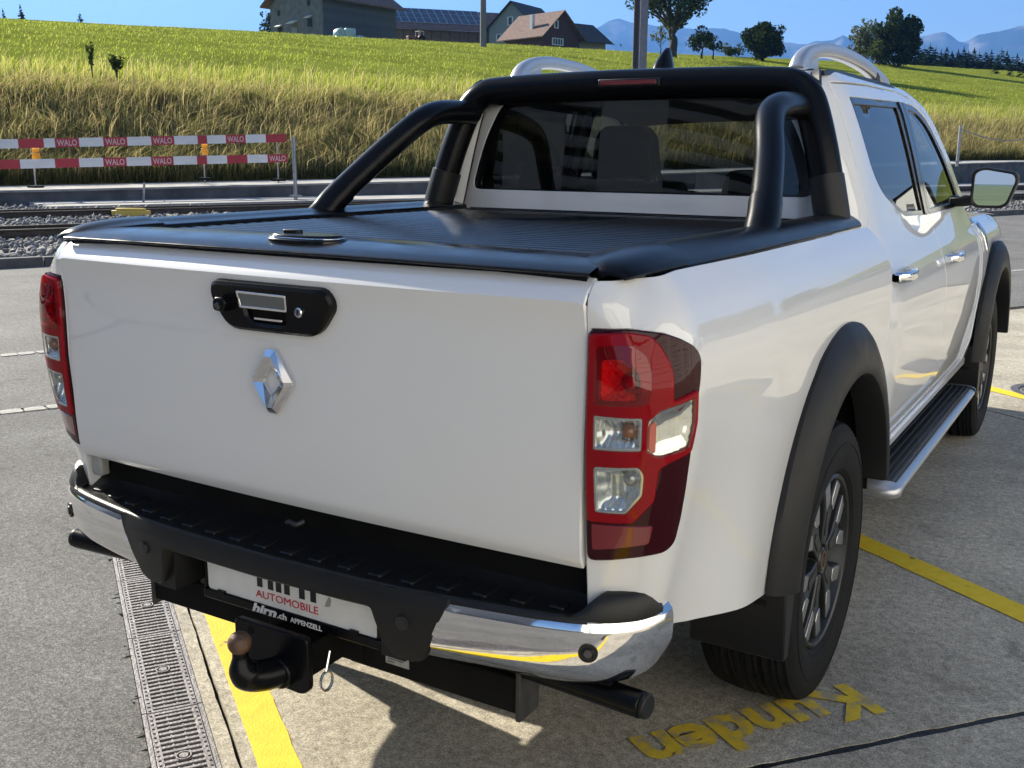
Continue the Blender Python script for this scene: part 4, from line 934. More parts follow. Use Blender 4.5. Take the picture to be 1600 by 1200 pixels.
q = at(222, 303, 30.8); mb = MB(); mb.cyl((0,0,-.1),(.12,0,.62),.03,8); o = mb.build('stake', steel, None, loc=(q.x, q.y, 0)); tag(o, 'short slanting metal stake against the platform wall', 'stake')

# ------------------------------------------------------------------ beyond the right edge of the picture: a parked car and trees that the paint mirrors
hc = empty('parked_car', (6.4, 9.2, 0), R(62)); tag(hc, 'small white hatchback parked on the forecourt to the right of the pickup', 'car')
prof = round_poly([(-1.85,.22),(1.95,.22),(1.98,.62),(1.80,.86),(1.05,.98),(.35,1.45),(-1.25,1.50),(-1.78,1.05),(-1.90,.80)], [.05,.05,.1,.15,.15,.2,.2,.2,.1], 5)
mb = MB(); mb.prism(prof, -.80, .80, 'y'); mb.build('body', WHITE, hc, bevel=.10, fix=True)
for sy in (-1, 1):
    mb = MB(); mb.prism(round_poly([(.85,1.0),(.33,1.38),(-.35,1.41),(-.35,.98)], .05, 3), sy*.80-.012, sy*.80+.012, 'y'); mb.build('window', SEAL, hc, fix=True)
    mb = MB(); mb.prism(round_poly([(-.45,.98),(-.45,1.41),(-1.15,1.42),(-1.45,1.05)], .05, 3), sy*.80-.012, sy*.80+.012, 'y'); mb.build('window', SEAL, hc, fix=True)
    for x in (-1.22, 1.25):
        mb = MB(); mb.lathe([(.17,-.09),(.29,-.10),(.31,-.06),(.31,.06),(.29,.10),(.17,.09)], 28, 'y', (x, sy*.74, .31)); w_ = mb.build('wheel', RUBBER, hc, smooth=40, fix=True); mb = MB(); mb.lathe([(.001,.10*sy),(.16,.08*sy),(.20,.085*sy)], 24, 'y', (x, sy*.74, .31)); mb.build('rim', SILVER, w_, fix=True)
    mb = MB(); mb.box(-1.88, -1.80, sy*.62-.12, sy*.62+.12, .78, 1.02); mb.build('tail_lamp', RED, hc, bevel=.02)
mb = MB(); mb.prism([(-1.38,1.42),(-1.80,1.06),(-1.84,1.06),(-1.42,1.44)], -.62, .62, 'y'); mb.build('rear_window', SEAL, hc, fix=True)
for i, (x, y, h_, cr_) in enumerate(((26, 52, 9, 4.5), (34, 60, 7, 4), (40, 75, 11, 5), (22, 66, 6, 3.5), (48, 58, 8, 4.5))):
    tree('roadside_tree', ['broad tree beyond the right edge, nearest the road', 'lower round tree second along the right side', 'tallest tree of the row on the right', 'small tree behind the row on the right', 'wide tree farthest right of the row'][i], (x, y, -.1), h_, cr_, 26, h_*.25, .3, dk, 60+i, per=26, size=.32, limbs=5)

# ================================================================== THE PICKUP
# truck space: x to its right, y forward from the tailgate, z up from the ground
truck = empty('pickup_truck', (-0.01, 0, 0)); tag(truck, 'white double cab pickup truck with black roll cover and black sports bar', 'pickup truck')
T = truck
ZI = [.45,.5,.6,.74,.87,.95,1.05,1.10,1.147,1.19,1.22,1.25,1.27]
II = [.10,.085,.06,.032,.010,.002,0,.004,.014,.032,.055,.085,.11]
def sstep(k): k = max(0.0, min(1.0, k)); return k*k*(3-2*k)
_zf = np.linspace(.40, 1.30, 181); _if = np.interp(_zf, ZI, II)
for _ in range(14): _if[1:-1] = (_if[:-2]+2*_if[1:-1]+_if[2:])/4
def bed_inset(u, z):
    v = float(np.interp(z, _zf, _if))
    if z < .95: v *= (1-.88*sstep((u-.26)/.32))*(.45+.55*sstep(u/.10))
    else: k = sstep((u-.012)/.105); v = v*k+(1-k)*float(np.interp(z, [.95, 1.08, 1.14, 1.175, 1.192, 1.200, 1.216, 1.226, 1.236, 1.27], [.001, .004, .003, -.002, -.006, -.004, .006, .015, .028, .05]))
    return v
def bed(u, z):
    if u < .055: px, py, nx, ny = .70+u, 0., 0., -1.
    elif u < .2592:
        t = (u-.055)/.13; nx, ny = math.sin(t), -math.cos(t); px, py = .755+.13*nx, .13+.13*ny
    else:
        y = .13+u-.2592; k = sstep((y-.13)/.45); px, py, nx, ny = .885+.018*k, y, 1., 0.
    i = bed_inset(u, z); return Vector((px-nx*i, py-ny*i, z))
UO = .1292                                                     # u = y + UO along the flank
ARC_Y, ARC_Z, FAX = 1.10, .43, 4.25
def both(fn):
    for mir in (False, True): fn(mir)

# --- bed sides
def bedside(mir):
    arch = [(ARC_Y+UO+.50*math.cos(a), ARC_Z+.52*math.sin(a)) for a in np.linspace(math.pi-.10, .12, 26)]
    ol = [(.0165, 1.232), (.0165, .60), (.20, .575), (.37, .535), (.56, .505)]+arch+[(1.645+UO, .49), (1.645+UO, 1.06), (1.63+UO, 1.15), (1.60+UO, 1.243), (.30, 1.243)]
    lamp_hole = [(.0205, 1.153), (.0906, 1.156), (.158, 1.149), (.195, 1.137), (.229, 1.120), (.242, 1.100), (.237, 1.0656), (.2285, 1.0148), (.222, .963), (.221, .885), (.2235, .807), (.218, .754), (.194, .738), (.143, .735), (.0205, .722)]
    panel('bed_side', ol, bed, WHITE, T, h=.028, depth=.03, holes=[lamp_hole], mirror=mir)
    lamp(mir)
    # backing inside the lamp and panel gaps
LAMP = [(.0205, 1.1487), (.0906, 1.1512), (.1564, 1.1448), (.1924, 1.1334), (.2253, 1.1175), (.2378, 1.0998), (.2335, 1.0656), (.2245, 1.0148), (.2183, .9629), (.2170, .8848), (.2189, .8066), (.214, .7572), (.1909, .7426), (.142, .7390), (.0205, .7226)]
def lamp(mir):
    k = round_poly(LAMP, .012, 3)
    def sub(name, pts, m, off, depth=.008, r=.006, h=.02, holes=(), edge=.0012): return panel(name, round_poly(pts, r, 3), bed, m, root, h=h, off=off, depth=depth, edge=edge, holes=holes, mirror=mir)
    root = None
    c1 = round_poly([(.036, 1.124), (.099, 1.127), (.124, 1.110), (.1325, 1.0817), (.1325, 1.0459), (.1254, 1.0258), (.036, 1.0190)], .008, 3)
    c2 = round_poly([(.036, 1.0015), (.1205, 1.0045), (.1205, .9440), (.036, .9385)], .004, 2)
    c3 = round_poly([(.036, .9088), (.1175, .9160), (.1268, .9005), (.1253, .8608), (.0966, .8235), (.036, .8205)], .006, 2)
    sc = round_poly([(.1275, .9990), (.1500, 1.0190), (.2150, 1.0350), (.2180, .9891), (.2085, .9430), (.1470, .9310), (.1275, .9430)], .006, 2)
    root = panel('tail_lamp', k, bed, REDD, T, h=.016, off=.007, depth=.030, edge=.003, mirror=mir, holes=[c1, c2, c3, sc])
    # bright red body of the lamp with its three windows, thicker than the smoked outer shell
    body = [(.0235, 1.1430), (.0906, 1.1455), (.1300, 1.1400), (.1447, 1.1271), (.1617, 1.0987), (.1691, 1.0732), (.1690, 1.0290), (.2215, 1.0440), (.2235, .9891), (.2135, .9370), (.1720, .9240), (.1500, .9120), (.1450, .8500), (.1080, .8080), (.0235, .8030)]
    sub('red_body', body, RED, .0125, .010, .006, .014, holes=[c1, c2, c3, sc], edge=.003)
    # window pockets behind, each with its reflector and bulb
    def pocket(name, pts, m, deep):
        def dish(u, z):
            d = float(dist_poly([(u, z)], pts)[0]) if inside((u, z), pts) else 0.0
            p = bed(u, z); e = 1e-3; n = (bed(u+e, z)-bed(u-e, z)).cross(bed(u, z+e)-bed(u, z-e)).normalized(); return p+n*(.0075-deep*sstep(d/.026))
        return panel(name, pts, dish, m, root, h=.006, depth=.001, edge=.0003, mirror=mir, smooth=60)
    pocket('stop_reflector', c1, REDB, .026); pocket('indicator_reflector', c2, FACET, .024); pocket('reversing_reflector', c3, FACET2, .024); pocket('side_reflector', sc, SIDEC, .010)
    sub('stop_bezel', [(.036, 1.124), (.099, 1.127), (.124, 1.110), (.1325, 1.0817), (.1325, 1.0459), (.1254, 1.0258), (.036, 1.0190)], RED2, .0115, .004, .008, .014, holes=[round_poly([(.046, 1.1015), (.0866, 1.1049), (.1088, 1.0876), (.1167, 1.0638), (.1153, 1.0330), (.046, 1.0268)], .010, 3)])
    sub('indicator_bezel', [(.037, 1.0005), (.1195, 1.0035), (.1195, .9450), (.037, .9395)], BEZ, .0112, .003, .004, .014, holes=[round_poly([(.0405, .9965), (.1165, .9990), (.1165, .9495), (.0405, .9440)], .004, 2)])
    sub('reversing_bezel', [(.037, .9078), (.1170, .9150), (.1258, .9000), (.1243, .8618), (.0960, .8245), (.037, .8215)], BEZ, .0112, .003, .006, .014, holes=[round_poly([(.0405, .9040), (.1150, .9105), (.1220, .8975), (.1205, .8635), (.0945, .8280), (.0405, .8250)], .005, 2)])
    def bulb(u, z, r, m, name):
        mb = MB(); p = bed(u, z); e = 1e-3; p = p-(bed(u+e, z)-bed(u-e, z)).cross(bed(u, z+e)-bed(u, z-e)).normalized()*.011; mb.ball(p, r, 16, 10)
        if mir: mb.mirror()
        mb.build(name, m, root, smooth=60)
    bulb(.098, 1.063, .017, RED, 'bulb'); bulb(.098, .974, .015, AMBERB, 'bulb'); bulb(.104, .885, .015, BULB, 'bulb')
    # clear covers
    for nm, pts, m in (('stop_cover', c1, GLASSRED), ('indicator_cover', c2, GLASSC), ('reversing_cover', c3, GLASSC), ('side_cover', sc, GLASSC)):
        panel(nm, pts, bed, m, root, h=.02, off=.0128, depth=.0005, edge=.0001, mirror=mir)
    panel('lower_reflector', round_poly([(.029, .795), (.150, .798), (.145, .764), (.029, .745)], .004, 2), bed, RED2, root, h=.02, off=.0085, depth=.002, mirror=mir)
    panel('amber_side_marker', round_poly([(.133, .990), (.142, .996), (.142, .940), (.133, .948)], .002, 1), bed, mat('salmon_reflector', (.75,.12,.07), .3, coat=1), root, h=.02, off=.0095, depth=.001, mirror=mir)
RED2 = mat('deep_red_lens', (.16, .004, .010), .2, coat=1.0)
BEZ = mat('lamp_bezel', (.70, .70, .71), .18, metal=.85); BULB = mat('bulb_glass', (.45,.45,.45), .1, metal=.6); AMBERB = mat('amber_bulb', (.30,.10,.03), .15, coat=1)
SIDEC = mat('side_chrome', (.80,.80,.80), .04, metal=1)
def facet_mat(name, base, scale):
    mt = mat(name, base, .26, metal=.9); n = mt.node_tree; p = n.nodes['Principled BSDF']; tc = n.nodes.new('ShaderNodeTexCoord')
    v = n.nodes.new('ShaderNodeTexWave'); v.wave_type = 'BANDS'; v.bands_direction = 'X'; v.inputs['Scale'].default_value = scale; v.inputs['Distortion'].default_value = .6; v.inputs['Detail'].default_value = 1; n.links.new(tc.outputs['Object'], v.inputs['Vector'])
    w = n.nodes.new('ShaderNodeTexWave'); w.wave_type = 'BANDS'; w.bands_direction = 'Z'; w.inputs['Scale'].default_value = scale*.45; n.links.new(tc.outputs['Object'], w.inputs['Vector'])
    ad = n.nodes.new('ShaderNodeMath'); ad.operation = 'ADD'; n.links.new(v.outputs['Fac'], ad.inputs[0]); n.links.new(w.outputs['Fac'], ad.inputs[1])
    b = n.nodes.new('ShaderNodeBump'); b.inputs['Strength'].default_value = 1; b.inputs['Distance'].default_value = .0015; n.links.new(ad.outputs[0], b.inputs['Height']); n.links.new(b.outputs[0], p.inputs['Normal']); return mt
FACET = facet_mat('indicator_facets', (.74,.74,.74), 28); FACET2 = facet_mat('reversing_facets', (.74,.76,.77), 24)
_n = REDB.node_tree; _v = _n.nodes.new('ShaderNodeTexVoronoi'); _v.inputs['Scale'].default_value = 90; _t = _n.nodes.new('ShaderNodeTexCoord'); _n.links.new(_t.outputs['Object'], _v.inputs['Vector']); _b = _n.nodes.new('ShaderNodeBump'); _b.inputs['Strength'].default_value = .9; _b.inputs['Distance'].default_value = .01; _n.links.new(_v.outputs['Distance'], _b.inputs['Height']); _n.links.new(_b.outputs[0], _n.nodes['Principled BSDF'].inputs['Normal'])
both(bedside)

# --- tailgate
TZ = [.700, .706, .715, .74, .80, .90, 1.00, 1.08, 1.14, 1.175, 1.188, 1.196, 1.204, 1.216, 1.226, 1.233, 1.236]
TY = [.016, .009, .006, .003, .000, -.001, .001, .003, .002, -.004, -.0085, -.0105, -.008, .004, .014, .024, .034]
def tg(x, z): return Vector((x, interp(z, TZ, TY)-.020*(1-(x/.71)**2)*(1 if z < 1.22 else .6), z))
zt_ = sorted(set(list(np.linspace(.70, 1.236, 54))+TZ))
_ty = np.interp(np.linspace(.70, 1.236, 400), TZ, TY)
for _ in range(10): _ty[1:-1] = (_ty[:-2]+2*_ty[1:-1]+_ty[2:])/4
def tg(x, z): return Vector((x, float(np.interp(z, np.linspace(.70, 1.236, 400), _ty))-.020*(1-(x/.71)**2), z))
panel('tailgate', [(-.7115, 1.236), (-.7075, .70), (.7075, .70), (.7115, 1.236)], tg, WHITE, T, h=.022, depth=.05, edge=.003)
mb = MB(); mb.box(-.715, .715, .06, .075, .62, 1.22); mb.build('tailgate_inner', UNDER, T)
for sx in (-1,):
    mb = MB(); mb.box(sx*.676-.018, sx*.676+.018, .022, .05, .645, .702); mb.build('tailgate_hinge', mat('hinge_grey', (.32,.32,.31), .5), T, bevel=.006)

# handle bezel with lever, camera and lock
bz = round_poly([(-.160, 1.180), (.154, 1.180), (.166, 1.150), (.122, 1.089), (-.124, 1.087), (-.166, 1.148)], [.02,.02,.025,.03,.03,.025], 4)
pk = round_poly([(-.086, 1.167), (.050, 1.166), (.046, 1.100), (.030, 1.094), (-.050, 1.094), (-.070, 1.108)], .010, 3)
def bzs(x, z): return Vector((x, tg(x, z).y, z))
hb = panel('handle_bezel', bz, bzs, BLACKS, T, holes=[pk], h=.02, off=.018, depth=.024, edge=.006)
panel('handle_pocket', pk, bzs, UNDER, hb, h=.03, off=.002, depth=.001)
panel('release_lever', round_poly([(-.084, 1.165), (.048, 1.164), (.046, 1.133), (-.080, 1.133)], .003, 2), bzs, mat('smoked_lever', (.10,.11,.115), .10, coat=.6), hb, h=.03, off=.0185, depth=.008)
panel('lever_trim', round_poly([(-.087, 1.168), (.051, 1.167), (.0485, 1.130), (-.083, 1.130)], .003, 2), bzs, CHROME, hb, holes=[round_poly([(-.083, 1.164), (.047, 1.163), (.045, 1.134), (-.079, 1.134)], .003, 2)], h=.03, off=.0195, depth=.002, edge=.0005)
panel('lever_edge', round_poly([(-.052, 1.106), (.026, 1.106), (.026, 1.110), (-.052, 1.110)], .001, 1), bzs, CHROME, hb, h=.03, off=.010, depth=.004, edge=.0005)
mb = MB(); y0 = bzs(-.12, 1.13).y-.018
mb.prism(round_poly([(-.141, 1.122), (-.112, 1.118), (-.104, 1.140), (-.112, 1.150), (-.134, 1.150), (-.142, 1.142)], .005, 2), y0-.022, y0+.01, 'y'); cm = mb.build('reversing_camera', BLACKS, hb, bevel=.003, fix=True)
mb = MB(); mb.cyl((-.124, y0-.0255, 1.131), (-.124, y0-.02, 1.133), .008, 16); mb.build('camera_lens', mat('lens_glass', (.01,.01,.015), .05, coat=1), cm)
mb = MB(); y1 = bzs(.083, 1.133).y-.018; mb.lathe([(.001,-.006),(.0085,-.006),(.0105,-.004),(.0105,.006)], 20, 'y', (.083, y1, 1.132)); kl = mb.build('key_lock', CHROME, hb, smooth=40, fix=True)
mb = MB(); mb.box(.0815, .0845, y1-.0068, y1-.006, 1.127, 1.137); mb.build('keyhole', UNDER, kl)

# maker's lozenge
def lozenge():
    cx, cz = -.010, .977; W_, H_ = .058, .0685; mb = MB(); ring = []
    def rh(k, y, wx=W_, hz=H_): return [(cx+wx*k*a, y, cz+hz*k*b) for a, b in ((0, 1), (1, .07), (1, -.07), (.0, -1), (-1, -.07), (-1, .07))]
    def trunc(wx, hz, y, tp): return [(cx-tp, y, cz+hz), (cx+tp, y, cz+hz), (cx+wx, y, cz+.004), (cx+wx, y, cz-.004), (cx+tp, y, cz-hz), (cx-tp, y, cz-hz), (cx-wx, y, cz-.004), (cx-wx, y, cz+.004)]
    yb = tg(0, .977).y; rings = [trunc(W_, H_, yb-.001, .012), trunc(W_, H_, yb-.008, .012), trunc(W_*.74, H_*.80, yb-.019, .009), trunc(W_*.40, H_*.46, yb-.010, .0015), trunc(W_*.38, H_*.44, yb-.001, .001)]
    v = [p for r_ in rings for p in r_]; f = [(i*8+j, i*8+(j+1) % 8, (i+1)*8+(j+1) % 8, (i+1)*8+j) for i in range(4) for j in range(8)]
    mb.add(v, f); return mb.build('lozenge_emblem', CHROME, T, fix=True)
lozenge()

# --- rear bumper
BPX = [0, .3, .458, .65, .748, .793, .820, .834, .843, .850]; BPY = [-.105, -.095, -.074, -.040, -.008, .025, .062, .110, .180, .300]
_bp = curve_pts(list(zip(BPX, BPY)), 10); _bs = np.concatenate([[0], np.cumsum([math.dist(_bp[i], _bp[i+1]) for i in range(len(_bp)-1)])]); _bx = np.array([p[0] for p in _bp]); _by = np.array([p[1] for p in _bp])
def bplan(s):
    a = abs(s); x = float(np.interp(a, _bs, _bx)); y = float(np.interp(a, _bs, _by)); e = .006
    tx = float(np.interp(a+e, _bs, _bx)-np.interp(max(a-e, 0), _bs, _bx)); ty = float(np.interp(a+e, _bs, _by)-np.interp(max(a-e, 0), _bs, _by)); L = math.hypot(tx, ty)
    nx, ny = ty/L, -tx/L; sg = 1 if s >= 0 else -1; return x*sg, y, nx*sg, ny
def s_at(x): return float(np.interp(x, _bx, _bs))
def bump_s(prof_z, prof_o):
    def f(s, z): x, y, nx, ny = bplan(s); o = interp(z, prof_z, prof_o); return Vector((x+nx*o, y+ny*o, z))
    return f
chz = np.linspace(.44, .63, 60); cho = np.interp(chz, [.44, .465, .475, .50, .55, .60, .612, .618, .63], [-.075, -.045, -.030, -.006, .006, .004, -.003, -.010, -.03])
for _ in range(4): cho[1:-1] = (cho[:-2]+2*cho[1:-1]+cho[2:])/4
chs = bump_s(chz, cho)
sE = _bs[-1]-.03
def chrome_end(mir):
    o = panel('chrome_end', round_poly([(s_at(.468), .616), (s_at(.405), .472), (s_at(.60), .462), (s_at(.768), .468), (s_at(.826), .488), (s_at(.838), .540), (s_at(.839), .624), (s_at(.832), .624), (s_at(.775), .617)], [.008,.006,.02,.04,.04,.02,.003,.01,.02], 3), chs, CHROME, T, h=.018, depth=.02, edge=.003, mirror=mir)
    sp = chs(s_at(.738), .553); d = (chs(s_at(.75), .553)-chs(s_at(.726), .553)).normalized(); n = Vector((d.y, -d.x, 0)); mb = MB()
    mb.cyl(sp-n*.01, sp+n*.002, .0185, 20); mb.cyl(sp+n*.002, sp+n*.005, .012, 20, .010)
    if mir: mb.mirror()
    so = mb.build('parking_sensor', BLACKP, o, fix=True)
    mb = MB(); mb.cyl(sp+n*.0051, sp+n*.0056, .0075, 16)
    if mir: mb.mirror()
    mb.build('sensor_face', mat('sensor_grey', (.06,.06,.065), .5), so, fix=True)
both(chrome_end)
blk = bump_s([.44, .48, .55, .60, .612, .618], [-.02, -.010, .002, .003, -.001, -.006])
fo = [(-s_at(.470), .615), (s_at(.470), .615), (s_at(.410), .476), (s_at(.385), .464), (s_at(.345), .466), (s_at(.322), .490), (s_at(.300), .572), (-s_at(.300), .572), (-s_at(.322), .490), (-s_at(.345), .466), (-s_at(.385), .464), (-s_at(.410), .476)]
bmp = panel('bumper', round_poly(fo, [.008,.008,.02,.02,.03,.04,.012,.012,.04,.03,.02,.02], 3), blk, BLACKP, T, h=.022, off=.003, depth=.05, edge=.005)
for sx in (-1, 1):
    s0 = s_at(.372)*sx; p = blk(s0, .552); x, y, nx, ny = bplan(s0); n = Vector((nx, ny, 0)); mb = MB(); mb.cyl(p, p+n*.008, .016, 18, .0145); mb.cyl(p+n*.0081, p+n*.0088, .009, 14); mb.build('parking_sensor', mat('sensor_black', (.02,.02,.022), .35), bmp, fix=True)
# recess and closing panels under the lip
mb = MB(); mb.box(-.33, .33, .03, .05, .43, .60); mb.box(-.36, -.30, -.07, .04, .455, .60); mb.box(.30, .36, -.07, .04, .455, .60); mb.box(-.32, .32, -.085, .04, .577, .597); mb.build('plate_recess', BLACKP, T)
# step: lip, dished tread and upstand to the body
rows = []
def step_row(x):
    x_, y_, nx, ny = bplan(math.copysign(s_at(abs(x)), x) if x else 0.0); ye = y_
    return [(x, ye+.000, .606), (x, ye+.001, .613), (x, ye+.006, .618), (x, ye+.016, .6185), (x, ye+.026, .614), (x, ye+.040, .611), (x, min(.035, ye+.11), .612), (x, .060, .630), (x, .085, .66), (x, .10, .70)]
xs_ = np.linspace(-.735, .735, 44)
mb = MB(); mb.grid([[Vector(p) for p in step_row(float(x))] for x in xs_][::1]); stp = mb.build('step_pad', BLACKP, T, smooth=45)
bm = bmesh.new(); bm.from_mesh(stp.data); bmesh.ops.recalc_face_normals(bm, faces=bm.faces); bm.to_mesh(stp.data); bm.free()
for k in range(18):
    x = -.66+k*1.32/17; yb = bplan(math.copysign(s_at(abs(x)), x))[1]; y0, y1 = yb+.042, min(.036, yb+.112); sl_ = .012
    mb = MB(); w = .0165; mb.prism(round_poly([(-w, y0), (w, y0), (w, y1), (-w, y1)], .006, 2), .606, .6165, 'z'); mb.f = [q[::-1] for q in mb.f]
    o = mb.build('tread_bar', BLACKP, stp, bevel=.0025, fix=True); o.location = (x, 0, 0)
# corner caps above the chrome
def corner_cap(mir):
    mb = MB(); rows = []; c = Vector((.765, .130, 0)); s1 = s_at(.834)
    for s in np.linspace(s_at(.69), s1, 30):
        x, y, nx, ny = bplan(s); k = sstep((s-s_at(.69))/.06)*(1-.80*sstep((s-s1+.038)/.038)); h = .040*k; p = Vector((x, y, 0))
        def q(f, z): r_ = p+(c-p)*f; return Vector((r_.x, r_.y, z))
        rows.append([q(.03, .606), q(.02, .6175), q(.06+.03*k, .618+h*.5), q(.13+.04*k, .618+h*.90), q(.24, .618+h), q(.80, .618+h*1.05), q(.95, .606)])
    mb.grid(rows)
    if mir: mb.mirror()
    mb.build('bumper_corner_cap', BLACKP, T, smooth=40, fix=True)
both(corner_cap)
mb = MB(); mb.sweep(curve_pts([(0,-.01,.695-.035),(.012,-.014,.665),(.03,-.014,.662),(.04,.0,.668)], 4), circ(.006, 8)); mb.build('tow_eye', mat('worn_steel', (.035,.034,.033), .5, metal=.3), T, smooth=60)

# --- number plate in its dealer frame
pc = -.012
pf = MB(); pf.box(pc-.262, pc+.262, -.012, .004, .424, .447); pf.box(pc-.262, pc-.252, -.010, .004, .447, .57); pf.box(pc+.252, pc+.262, -.010, .004, .447, .57); pfo = pf.build('plate_frame', BLACKS, T, bevel=.003)
pl_ = panel('number_plate', round_poly([(pc-.25, .446), (pc+.25, .446), (pc+.25, .565), (pc-.25, .565)], .010, 3), lambda x, z: Vector((x, -.006, z)), mat('plate_white', (.80,.80,.79), .35, coat=.3, var=.04, vscale=30), T, h=.1, depth=.003)
blkp = mat('print_black', (.01,.01,.012), .5); redp = mat('print_red', (.55,.03,.04), .5); whp = mat('print_white', (.8,.8,.8), .5)
text_mesh('dealer_name', 'hirn', .108, blkp, pl_, frame((pc-.003, -.0075, .4905), (1,0,0), (0,0,1)), width=.175, bold=.0028)
text_mesh('dealer_trade', 'AUTOMOBILE', .0255, redp, pl_, frame((pc-.003, -.0075, .4615), (1,0,0), (0,0,1)), width=.186)
text_mesh('dealer_web', 'hirn', .028, whp, pfo, frame((pc-.068, -.0135, .4285), (1,0,0), (0,0,1)), width=.075, bold=.0012, shear=.25)
text_mesh('dealer_web', '.ch', .020, whp, pfo, frame((pc-.013, -.0135, .4285), (1,0,0), (0,0,1)), width=.028, bold=.0006)
text_mesh('dealer_town', 'APPENZELL', .0165, whp, pfo, frame((pc+.058, -.0135, .4285), (1,0,0), (0,0,1)), width=.092, bold=.0004)
for x in (-.205, .19):
    mb = MB(); mb.box(pc+x-.012, pc+x+.012, -.0135, -.004, .444, .4515); mb.build('frame_clip', BLACKS, pfo, bevel=.001)
mb = MB(); mb.prism(round_poly([(-.01,0),(.006,.003),(.010,.02),(.003,.027),(-.004,.014)], .004, 2), -.0073, -.0069, 'y'); mb.xform(Matrix.Translation((pc+.118, 0, .485))); mb.build('grease_smudge', mat('smudge', (.35,.34,.33), .7), pl_)

# --- tow bar
hp = MB(); hp.prism(round_poly([(-.110, .438), (.104, .438), (.104, .318), (.085, .303), (-.095, .308), (-.110, .325)], .014, 3), -.075, -.058, 'y'); hpo = hp.build('hitch_plate', BLACKS, T, bevel=.003, fix=True)
mb = MB(); mb.prism([(-.05, .405), (.08, .405), (.08, .33), (-.05, .33)], -.058, .12, 'y'); mb.build('hitch_bracket', UNDER, hpo, fix=True)
nk = curve_pts([(-.001, -.165, .425), (-.001, -.165, .400), (.000, -.162, .378), (.006, -.146, .360), (.018, -.118, .352), (.034, -.076, .350)], 5)
mb = MB(); mb.sweep(nk, circ(.0235, 14), up=(0,1,0), scale=[.72]*4+list(np.linspace(.8,1.35,8))+[1.45]*(len(nk)-12)); mb.build('tow_neck', BLACKS, hpo, smooth=60)
mb = MB(); mb.ball((-.001, -.165, .441), .0255, 20, 14); mb.build('tow_ball', mat('rusty_ball', (.115,.065,.042), .55, metal=.3, var=.4, vscale=40, bump=.2, bscale=200), hpo, smooth=80)
mb = MB(); mb.cyl((.036, -.098, .349), (.036, -.072, .349), .035, 20); mb.build('bolt_boss', BLACKS, hpo, bevel=.004)
mb = MB(); mb.cyl((.036, -.108, .349), (.036, -.098, .349), .0165, 6); mb.cyl((.036, -.112, .349), (.036, -.108, .349), .009, 12); mb.build('hitch_bolt', mat('rusty_bolt', (.17,.10,.07), .6, metal=.5, var=.4, vscale=60), hpo)
mb = MB(); mb.cyl((-.06, -.0765, .418), (-.06, -.0745, .418), .009, 14); mb.build('bolt_hole', UNDER, hpo)
mb = MB(); rp = [(.128+.006*math.cos(a)*.4, -.045+.016*math.cos(a), .335+.022*math.sin(a)) for a in np.linspace(0, 6.283, 17)]; mb.sweep(rp, circ(.0032, 6), up=(1,0,0), cap=False); mb.cyl((.128,-.045,.357),(.128,-.03,.40),.003,6); mb.build('safety_ring', CHROME, hpo, smooth=60)
# cross beam behind the bumper with its type label, and the round tubes left and right
mb = MB(); mb.box(.10, .545, .065, .135, .325, .405); mb.box(-.545, -.10, .065, .135, .325, .405); mb.box(-.14, .14, .06, .13, .33, .44); bmo = mb.build('cross_beam', UNDER, T, bevel=.006)
for sx in (-1, 1):
    mb = MB(); mb.prism([(.545*sx-.006, .43), (.545*sx-.006, .312), (.545*sx+.006, .312), (.545*sx+.006, .43)], .06, .14, 'y'); mb.build('beam_bracket', mat('black_worn_steel', (.03,.03,.03), .5, var=.5, vscale=25), bmo, fix=True, bevel=.003)
mb = MB(); mb.box(.205, .268, .0635, .065, .352, .385); lb = mb.build('type_label', mat('label_paper', (.40,.40,.38), .7, var=.2, vscale=60), bmo)
mb = MB()
for k in range(4): mb.box(.21, .21+.02+.008*((k*7) % 4), .0630, .0634, .357+k*.0065, .3595+k*.0065)
mb.build('label_print', mat('label_ink', (.12,.12,.12), .8), lb)
for sx in (-1, 1):
    mb = MB(); mb.cyl((.50*sx, .09, .43), (.822*sx, .055, .437), .0265, 22); tb = mb.build('side_tube', BLACKS, T, bevel=.003)
    mb = MB(); mb.cyl((.8225*sx, .055, .437), (.834*sx, .0535, .4373), .0245, 22); mb.build('tube_plug', BLACKP, tb, bevel=.003)
    mb = MB(); mb.box(.745*sx-.012, .745*sx+.012, .05, .085, .455, .50); mb.build('tube_hanger', UNDER, tb)

# --- underbody
mb = MB()
for sx in (-1, 1): mb.box(.42*sx-.05, .42*sx+.05, .10, 5.0, .44, .56)
for y in (.16, 1.0, 1.9, 3.0, 4.4): mb.box(-.42, .42, y, y+.09, .45, .55)
mb.build('chassis', UNDER, T)
mb = MB(); mb.box(-.70, .70, .09, 1.66, .66, .70); mb.box(-.80, .80, 1.70, 5.0, .50, .54); mb.box(-.66, -.60, .09, 1.66, .66, 1.22); mb.box(.60, .66, .09, 1.66, .66, 1.22); mb.build('floor_pan', UNDER, T)
mb = MB(); mb.cyl((-.78, ARC_Y, .385), (.78, ARC_Y, .385), .055, 14); mb.ball((.0, ARC_Y, .385), .15, 16, 10); mb.build('rear_axle', UNDER, T)
mb = MB(); mb.lathe([(.12,-.09),(.34,-.10),(.37,-.05),(.37,.05),(.34,.1),(.12,.1)], 28, 'z', (0, .62, .47)); mb.build('spare_tyre', RUBBER, T, smooth=40)
mb = MB(); mb.cyl((.30, .25, .42), (.42, 1.6, .42), .04, 12); mb.build('exhaust_pipe', UNDER, T)
